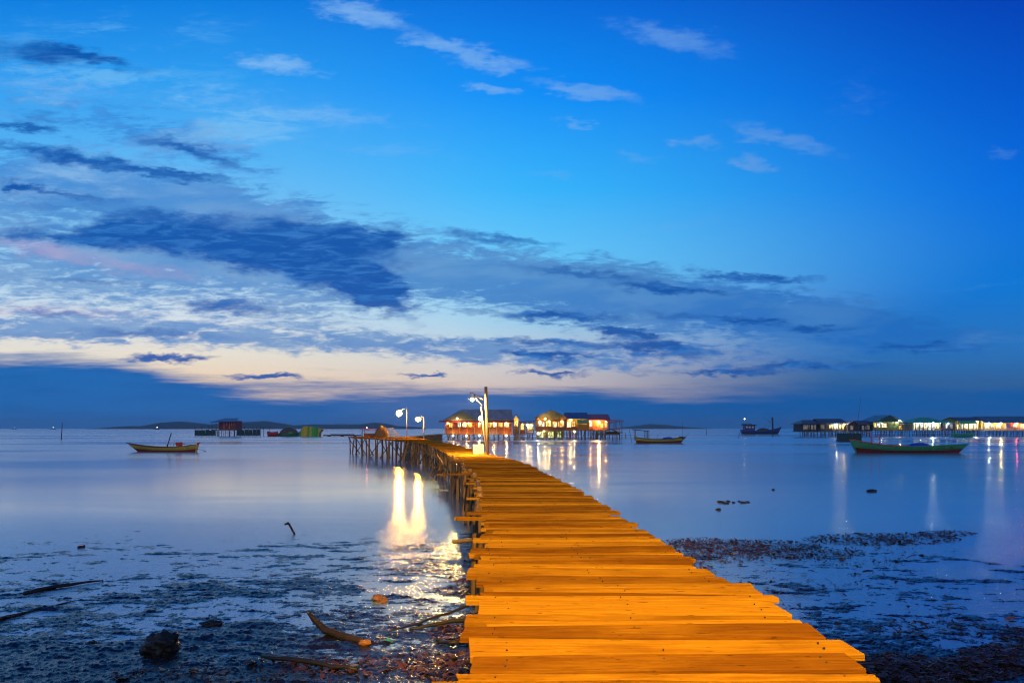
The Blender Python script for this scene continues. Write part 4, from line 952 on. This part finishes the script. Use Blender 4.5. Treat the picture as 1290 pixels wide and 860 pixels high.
def net_cage():
    d = 161; T = empty('net_cage', (X(1073, d), d, 0), 'square dark green net cage with corner poles behind the long green boat', 'net cage')
    x = lambda p: X(p, d)-X(1073, d)
    MB().box(x(1061.5), x(1085), 0, .05, .1, Z(545.5, d)).build('net_side', NETM, T); MB().box(x(1061.5), x(1085), 3, 3.05, .1, Z(545.5, d)).build('net_side', NETM, T)
    MB().box(x(1061.5), x(1061.5)+.05, .06, 2.99, .1, Z(545.5, d)).build('net_side', NETM, T); MB().box(x(1085)-.05, x(1085), .06, 2.99, .1, Z(545.5, d)).build('net_side', NETM, T)
    MB().box(x(1061), x(1085.5), -.1, 3.1, .0, .35).build('float_frame', DARKM, T)
    for p, t in ((1061.5, 543), (1069, 544.5), (1077, 544.5), (1085, 542)): MB().pole((x(p), -.1, -.3), (x(p), -.1, Z(t, d)), .06, .05, 5).build('corner_pole', WOOD_DK, T, True)
    MB().pole((x(1073.5), 0, 1), (x(1076), 0, Z(532, d)), .09, .07, 6).build('red_pole', RED_WOOD, T, True)
    MB().tube([(x(1080), .5, 1), (x(1082), .5, Z(530, d)), (x(1086), .5, Z(499, d))], [.06, .045, .02], 5).build('whip_pole', WOOD_DK, T, True)
net_cage()
def green_skiff():
    d = 236; T = empty('skiff', (X(1214, d), d, 0), 'bright green skiff moored against the stilts under the awning house', 'boat', BOATG)
    br = paint('bright_green_paint', (.05, .42, .16), .5, .25, 2); hull(T, 7.6, 2, 1.15, 1.5, 1.6, .2, [br, br, br, INNER, GREEN], .06, .04)
    for x in (-1.8, .6): MB().box(x-.12, x+.12, -.8, .8, .85, .92).build('thwart', WOOD, T)
green_skiff()

# things on the far jetty platform
def kiosk():
    d = 90; z = 2.05; T = empty('kiosk', (X(466, d), d, z), 'small red-lit canopy stand at the far left end of the jetty', 'stand')
    MB().slab([(-1.1, -.8, 1.0), (1.5, -.8, .82), (1.5, .9, .85), (-1.1, .9, 1.05)], .07).build('canopy', R_RED, T)
    for x in (-.85, .95):
        for y in (-.6, .7): MB().pole((x, y, 0), (x, y, .92), .04, .04, 5).build('post', RED_WOOD, T)
    MB().box(-.7, .7, -.4, .4, 0, .45).build('counter', RED_WOOD, T)
    bulb((-.35, -.3, 1.2), .07, glow('red_marker', (1, .2, .18), 22), T, 'red_light')
kiosk()
T = empty('hay_heap', (X(481, 88), 88, 2.05), 'brown tarpaulin heap on the jetty platform beside the red-lit stand', 'heap')
tarp(T, -.95, .95, 1.5, 0, 1.35, paint('brown_tarpaulin', (.16, .085, .025), .8, .35, 3), 'cover', 12)
def crates(px, w, n, label, y=0):
    T = empty('crate_stack', (X(px, 87), 87+y, 2.04), label, 'crates', 'white crates on the jetty platform')
    z = 0
    for i in range(n):
        h = .3; b = MB(); dx = random.uniform(-.05, .05)
        for k in range(3): b.box(-w/2+dx, w/2+dx, -.25, .25, z+.02+k*.095, z+.085+k*.095)
        b.build('crate', WHITE, T); z += h
crates(492, .62, 4, 'tallest stack of white crates, right of the brown heap'); crates(497, .5, 3, 'middle stack of white crates on the jetty platform', -.6); crates(501.5, .5, 2, 'lowest stack of white crates, nearest the tall street lamp', -.3)

# ------------------------------------------------------------------ shore finds
def mz(x, y): return float(mud_height(np.array([x]), np.array([y]))[0])
ROCK = paint('wet_dark_rock', (.014, .012, .011), .5, .5, 6, bump=.6)
def rough_ball(r, sq):
    b = MB(); b.ball((0,0,0), 1., nu=44, nv=28); sd = Vector((random.uniform(0,50), random.uniform(0,50), 0)); out = []
    for v in b.v:
        d = Vector(v); k = 1+.55*mnoise.fractal(d*1.1+sd, 1.0, 2.1, 5)+.22*abs(mnoise.noise(d*2.6+sd))-.18*abs(mnoise.noise(d*5.5+sd))+.06*mnoise.noise(d*14+sd)
        out.append((d.x*r*sq[0]*k, d.y*r*sq[1]*k, d.z*r*sq[2]*k))
    b.v = out; return b
def rock(px, py, r, label, sq=(1,.8,.6), mat=None, name='rock', group=None):
    p = ground(px, py); o = rough_ball(r, sq).build(name, mat or ROCK, None, True); o.location = (p.x, p.y, max(mz(p.x, p.y), -.01)+r*sq[2]*.35)
    o.rotation_euler = (0, 0, random.uniform(0, 6)); tag(o, label, 'rock', group); return o
rock(202, 822, .25, 'dark knobbly rock half sunk in the mud at lower left', (1, .8, .75))
rock(267, 787, .13, 'small dark stone behind the knobbly rock', (1.2, .8, .45))
rock(116, 812, .06, 'pebble-sized dark lump left of the knobbly rock')
rock(479, 757, .15, 'reddish lit stone in the golden reflection beside the jetty', (1.0, .7, .55), paint('red_brown_rock', (.2, .07, .03), .6, .4, 6, bump=.5))
rock(905, 642, .10, 'small dark stone standing alone in the shallow water right of the jetty')
rock(1097, 619, .22, 'dark stone breaking the calm water below the long green boat', (1.6, .8, .4))
rock(974, 617, .09, 'tiny dark stone far out in the calm water')
for i, (a, b) in enumerate(((908,632.5),(917,631.5),(924,633),(931,631.5),(936,633),(941,632.5),(914,634))): rock(a, b, random.uniform(.06, .12), 'small dark stone in the cluster in the shallows right of the jetty', (1.4, .8, .5), group='cluster of stones in the shallows')
def stick(name, pts, rad, mat, label, cat, n=8, wob=.18):
    P3 = []
    for px, py, h in pts: p = ground(px, py); P3.append(Vector((p.x, p.y, max(0, mz(p.x, p.y))+h)))
    c = P3[0].copy()
    fine = []
    for i in range(len(P3)-1):
        for k in range(4): fine.append(P3[i].lerp(P3[i+1], k/4)-c+Vector((random.gauss(0,.02), random.gauss(0,.02), random.gauss(0,.008))))
    fine.append(P3[-1]-c); m = len(fine); r = [np.interp(i/(m-1), np.linspace(0, 1, len(rad)), rad) for i in range(m)]
    o = MB().tube(fine, r, n, 0, wob).build(name, mat, None, True); o.location = c; tag(o, label, cat); return o
BARK = paint('wet_bark', (.018, .011, .007), .5, .5, 5, (1,1,1), .6)
drift = paint('driftwood', (.03, .014, .006), .7, .45, 3, (1,1,1), .5)  # trunk colour darkened to stand for its shade
def log():
    p = ground(432, 806); T = empty('driftwood_log', (p.x, p.y, 0), 'curved driftwood log with a raised end and light-tinted orange butt lying on the mud', 'log')
    q = ground(390, 796); v = Vector((q.x-p.x, q.y-p.y, 0))
    pts = [v*1.0+Vector((0,0,.30)), v*.8+Vector((0,0,.19)), v*.55+Vector((0,0,.10)), v*.2+Vector((0,0,.07)), v*-.15+Vector((0,0,.06)), v*-.55+Vector((0,0,.05))]
    fine = []
    for i in range(len(pts)-1):
        for q in range(7): fine.append(pts[i].lerp(pts[i+1], q/7)+Vector((mnoise.noise(Vector((i+q/7, 3, 0))), mnoise.noise(Vector((i+q/7, 9, 4))), .5*mnoise.noise(Vector((i+q/7, 5, 8)))))*.022)
    fine.append(pts[-1]); m = len(fine)
    rad = [np.interp(i/(m-1), [0, .1, .35, .7, 1], [.028, .04, .052, .056, .05])*(1+.22*mnoise.noise(Vector((i*.45, 1, 2)))) for i in range(m)]
    MB().tube(fine, rad, 22, 0, .13).build('trunk', drift, T, True)
    MB().tube([pts[0]+Vector((.02,0,-.04)), pts[0]+Vector((-.06,.02,.03))], [.03,.012], 6).build('splinter', WOOD_DK, T, True)
    MB().ball(v*-.6+Vector((.02, -.05, .05)), .07, sq=(1.3,.9,.7), rough=.3).build('butt', paint('light_tinted_wood', (.3,.11,.02), .5, .4, 5), T, True)  # orange lamp light is painted into the butt's colour
log()
stick('branch', [(30,748,.02),(70,741,.03),(130,732,.02)], [.045,.035,.015], BARK, 'dark straight branch lying on the wet mud at the far left', 'branch')
stick('branch', [(0,782,.02),(40,770,.02),(95,757,.015)], [.03,.025,.01], BARK, 'thin dark branch below the straight one at the left edge', 'branch')
stick('branch', [(330,832,.04),(390,840,.05),(450,848,.04)], [.03,.035,.025], BARK, 'thick dark branch sunk in the mud near the bottom edge', 'branch')
stick('branch', [(490,800,.03),(540,783,.04),(590,770,.10),(606,764,.16)], [.012,.022,.025,.03], BARK, 'long thin branch reaching from the jetty edge over the golden mud', 'branch')
stick('branch', [(580,757,.05),(598,744,.12),(612,738,.25)], [.015,.022,.026], BARK, 'short crooked branch leaning on the jetty edge above the long one', 'branch')
stick('branch', [(520,796,.03),(560,790,.05),(604,782,.08)], [.02,.035,.04], BARK, 'heavier dark branch just below the long thin one by the jetty', 'branch')
stick('branch', [(548,808,.03),(570,816,.05),(596,812,.06)], [.015,.03,.035], BARK, 'stubby dark branch nearest the bottom of the jetty edge', 'branch')
stick('stick', [(371,673,.0),(367,671,.16),(363,669,.26),(359,670,.24)], [.03,.035,.04,.03], BARK, 'bent dark stick poking from the shallow water in the middle left', 'stick')
stick('plank_scrap', [(98,690,.02),(107,689,.03)], [.03,.035], paint('red_scrap', (.2,.05,.02), .7,.3,4), 'small reddish wood scrap on the wet flat at left', 'scrap')
def flakes(name, patches, mat, label, cat, kind='stuff', zmax=.07, size=(.015,.05)):
    v = []; f = []
    for cx, cy, rx, ry, n in patches:
        for _ in range(n):
            a = random.uniform(0, 6.283); q = random.random()**.6
            px, py = cx+rx*q*math.cos(a), cy+ry*q*math.sin(a); p = ground(px, max(py, 560))
            if py > 899: continue
            z = max(mz(p.x, p.y), .0)+random.uniform(.002, zmax)*(1-q*.7)
            s = random.uniform(*size); h = random.uniform(0, 6.283); s *= random.choice((.5, .7, 1, 1, 1.5, 2.1)); u = Vector((math.cos(h), math.sin(h), random.gauss(0, .22)))*s; w = Vector((-math.sin(h), math.cos(h), random.gauss(0, .2)))*s*random.uniform(.12, .5)
            c = Vector((p.x, p.y, z)); o = len(v); lift = Vector((0, 0, random.uniform(.0, .02)))
            v += [tuple(c-u-w), tuple(c-w*1.1+lift), tuple(c+u-w*.4), tuple(c+u+w), tuple(c+w+lift), tuple(c-u+w*.6)]
            f += [(o, o+1, o+4, o+5), (o+1, o+2, o+3, o+4)]
    me = bpy.data.meshes.new(name); me.from_pydata(v, [], f); me.materials.append(mat); o = bpy.data.objects.new(name, me); COL.objects.link(o); tag(o, label, cat, kind=kind); return o
WEED = paint('brown_seaweed', (.07, .02, .011), .45, .6, 4, bump=0)
flakes('seaweed', [(945,688,90,9,1500),(880,684,50,7,500),(1110,679,100,8,1500),(1190,672,40,4,300),(1000,697,90,7,700),(900,700,60,10,500),(870,716,30,8,200),(1060,700,120,14,350),(1000,725,180,25,160),(980,750,120,30,60),
     (1180,790,90,14,160),(1120,838,60,14,900),(1180,850,110,18,2200),(1260,835,60,24,1800),(1290,800,40,10,250),(1100,770,150,60,80),(860,690,20,12,200),
     (420,840,120,12,260),(560,842,60,20,420),(300,854,180,10,240),(590,730,24,24,200),(580,800,40,14,250)],
     WEED, 'patches of dark red-brown seaweed strewn over the wet flats', 'seaweed')
def leaf(px, py, s, mat, label, cat='leaf', n=3):
    p = ground(px, py); b = MB()
    for i in range(n):
        a = random.uniform(0, 6.28); u = Vector((math.cos(a), math.sin(a), .25)); w = Vector((-u.y, u.x, .1))*.35; c = Vector((random.gauss(0, s*.4), random.gauss(0, s*.4), .02))
        b.slab([c-u*s, c-w*s, c+u*s, c+w*s], .004)
    o = b.build(cat.replace(' ', '_'), mat); o.location = (p.x, p.y, max(0, mz(p.x, p.y))+.02); tag(o, label, cat)
leaf(1060, 703, .13, paint('yellow_leaf', (.5, .42, .03), .6, .3, 6), 'yellow-green fallen leaves on the seaweed right of the jetty', 'leaf cluster', 4)
leaf(923, 699, .07, paint('yellow_leaf', (.5, .42, .03)), 'single yellow leaf on the seaweed nearest the jetty')
leaf(1274, 782, .10, paint('orange_litter', (.5, .09, .02), .6, .3, 6), 'orange-red scrap of litter at the right edge of the flats', 'litter', 4)
leaf(1195, 763, .10, paint('brown_scrap', (.2, .06, .02), .6, .3, 6), 'brown scrap on the wet flat at right', 'litter scrap', 4)
leaf(490, 808, .08, paint('teal_litter', (.02, .2, .2), .5, .3, 6), 'teal plastic scrap on the mud right of the driftwood log', 'plastic scrap', 4)
# distant vessel lamps on the horizon
for px, s, l in ((198, .75, 'white light of a distant boat under the left hills'), (18, .5, 'faint white light on the horizon at far left'), (67, .4, 'fainter light on the horizon near the tall stake')):
    d = 1500; T = empty('distant_boat', (X(px, d), d, 0), l, 'boat', 'lights of distant boats')
    hull(T, 12, 3, 1., 1.4, 1.8, .3, [DARKM]*5); MB().pole((0, 0, .5), (0, 0, 4.4), .12, .1, 5).build('mast', DARKM, T); bulb((0, 0, 4.8), s, glow('distant_white_light', (1, .95, .9), 14), T, 'lamp')

# ------------------------------------------------------------------ sea air
hz = MB().box(-5000, 5000, -55, 5000, -1.5, 60).build('haze', None or bpy.data.materials.new('haze_air')); tag(hz, kind='stuff')
hm = hz.data.materials[0]; hm.use_nodes = True; hn = hm.node_tree
hn.nodes.remove(hn.nodes['Principled BSDF']); pv = hn.nodes.new('ShaderNodeVolumePrincipled')
pv.inputs['Color'].default_value = (.6, .85, 1, 1); pv.inputs['Density'].default_value = .00016; pv.inputs['Anisotropy'].default_value = 0
hn.links.new(pv.outputs[0], hn.nodes['Material Output'].inputs['Volume'])

# ------------------------------------------------------------------ render settings
SC.view_settings.view_transform = 'Standard'; SC.view_settings.look = 'None'; SC.view_settings.exposure = 0; SC.view_settings.gamma = 1
SC.render.engine = 'CYCLES'
c = SC.cycles; c.use_denoising = True; c.filter_width = 1.15; c.max_bounces = 6; c.diffuse_bounces = 2; c.glossy_bounces = 4; c.transmission_bounces = 2; c.volume_bounces = 0; c.caustics_reflective = False; c.caustics_refractive = False
c.sample_clamp_indirect = 4; c.use_adaptive_sampling = True; c.adaptive_threshold = .01
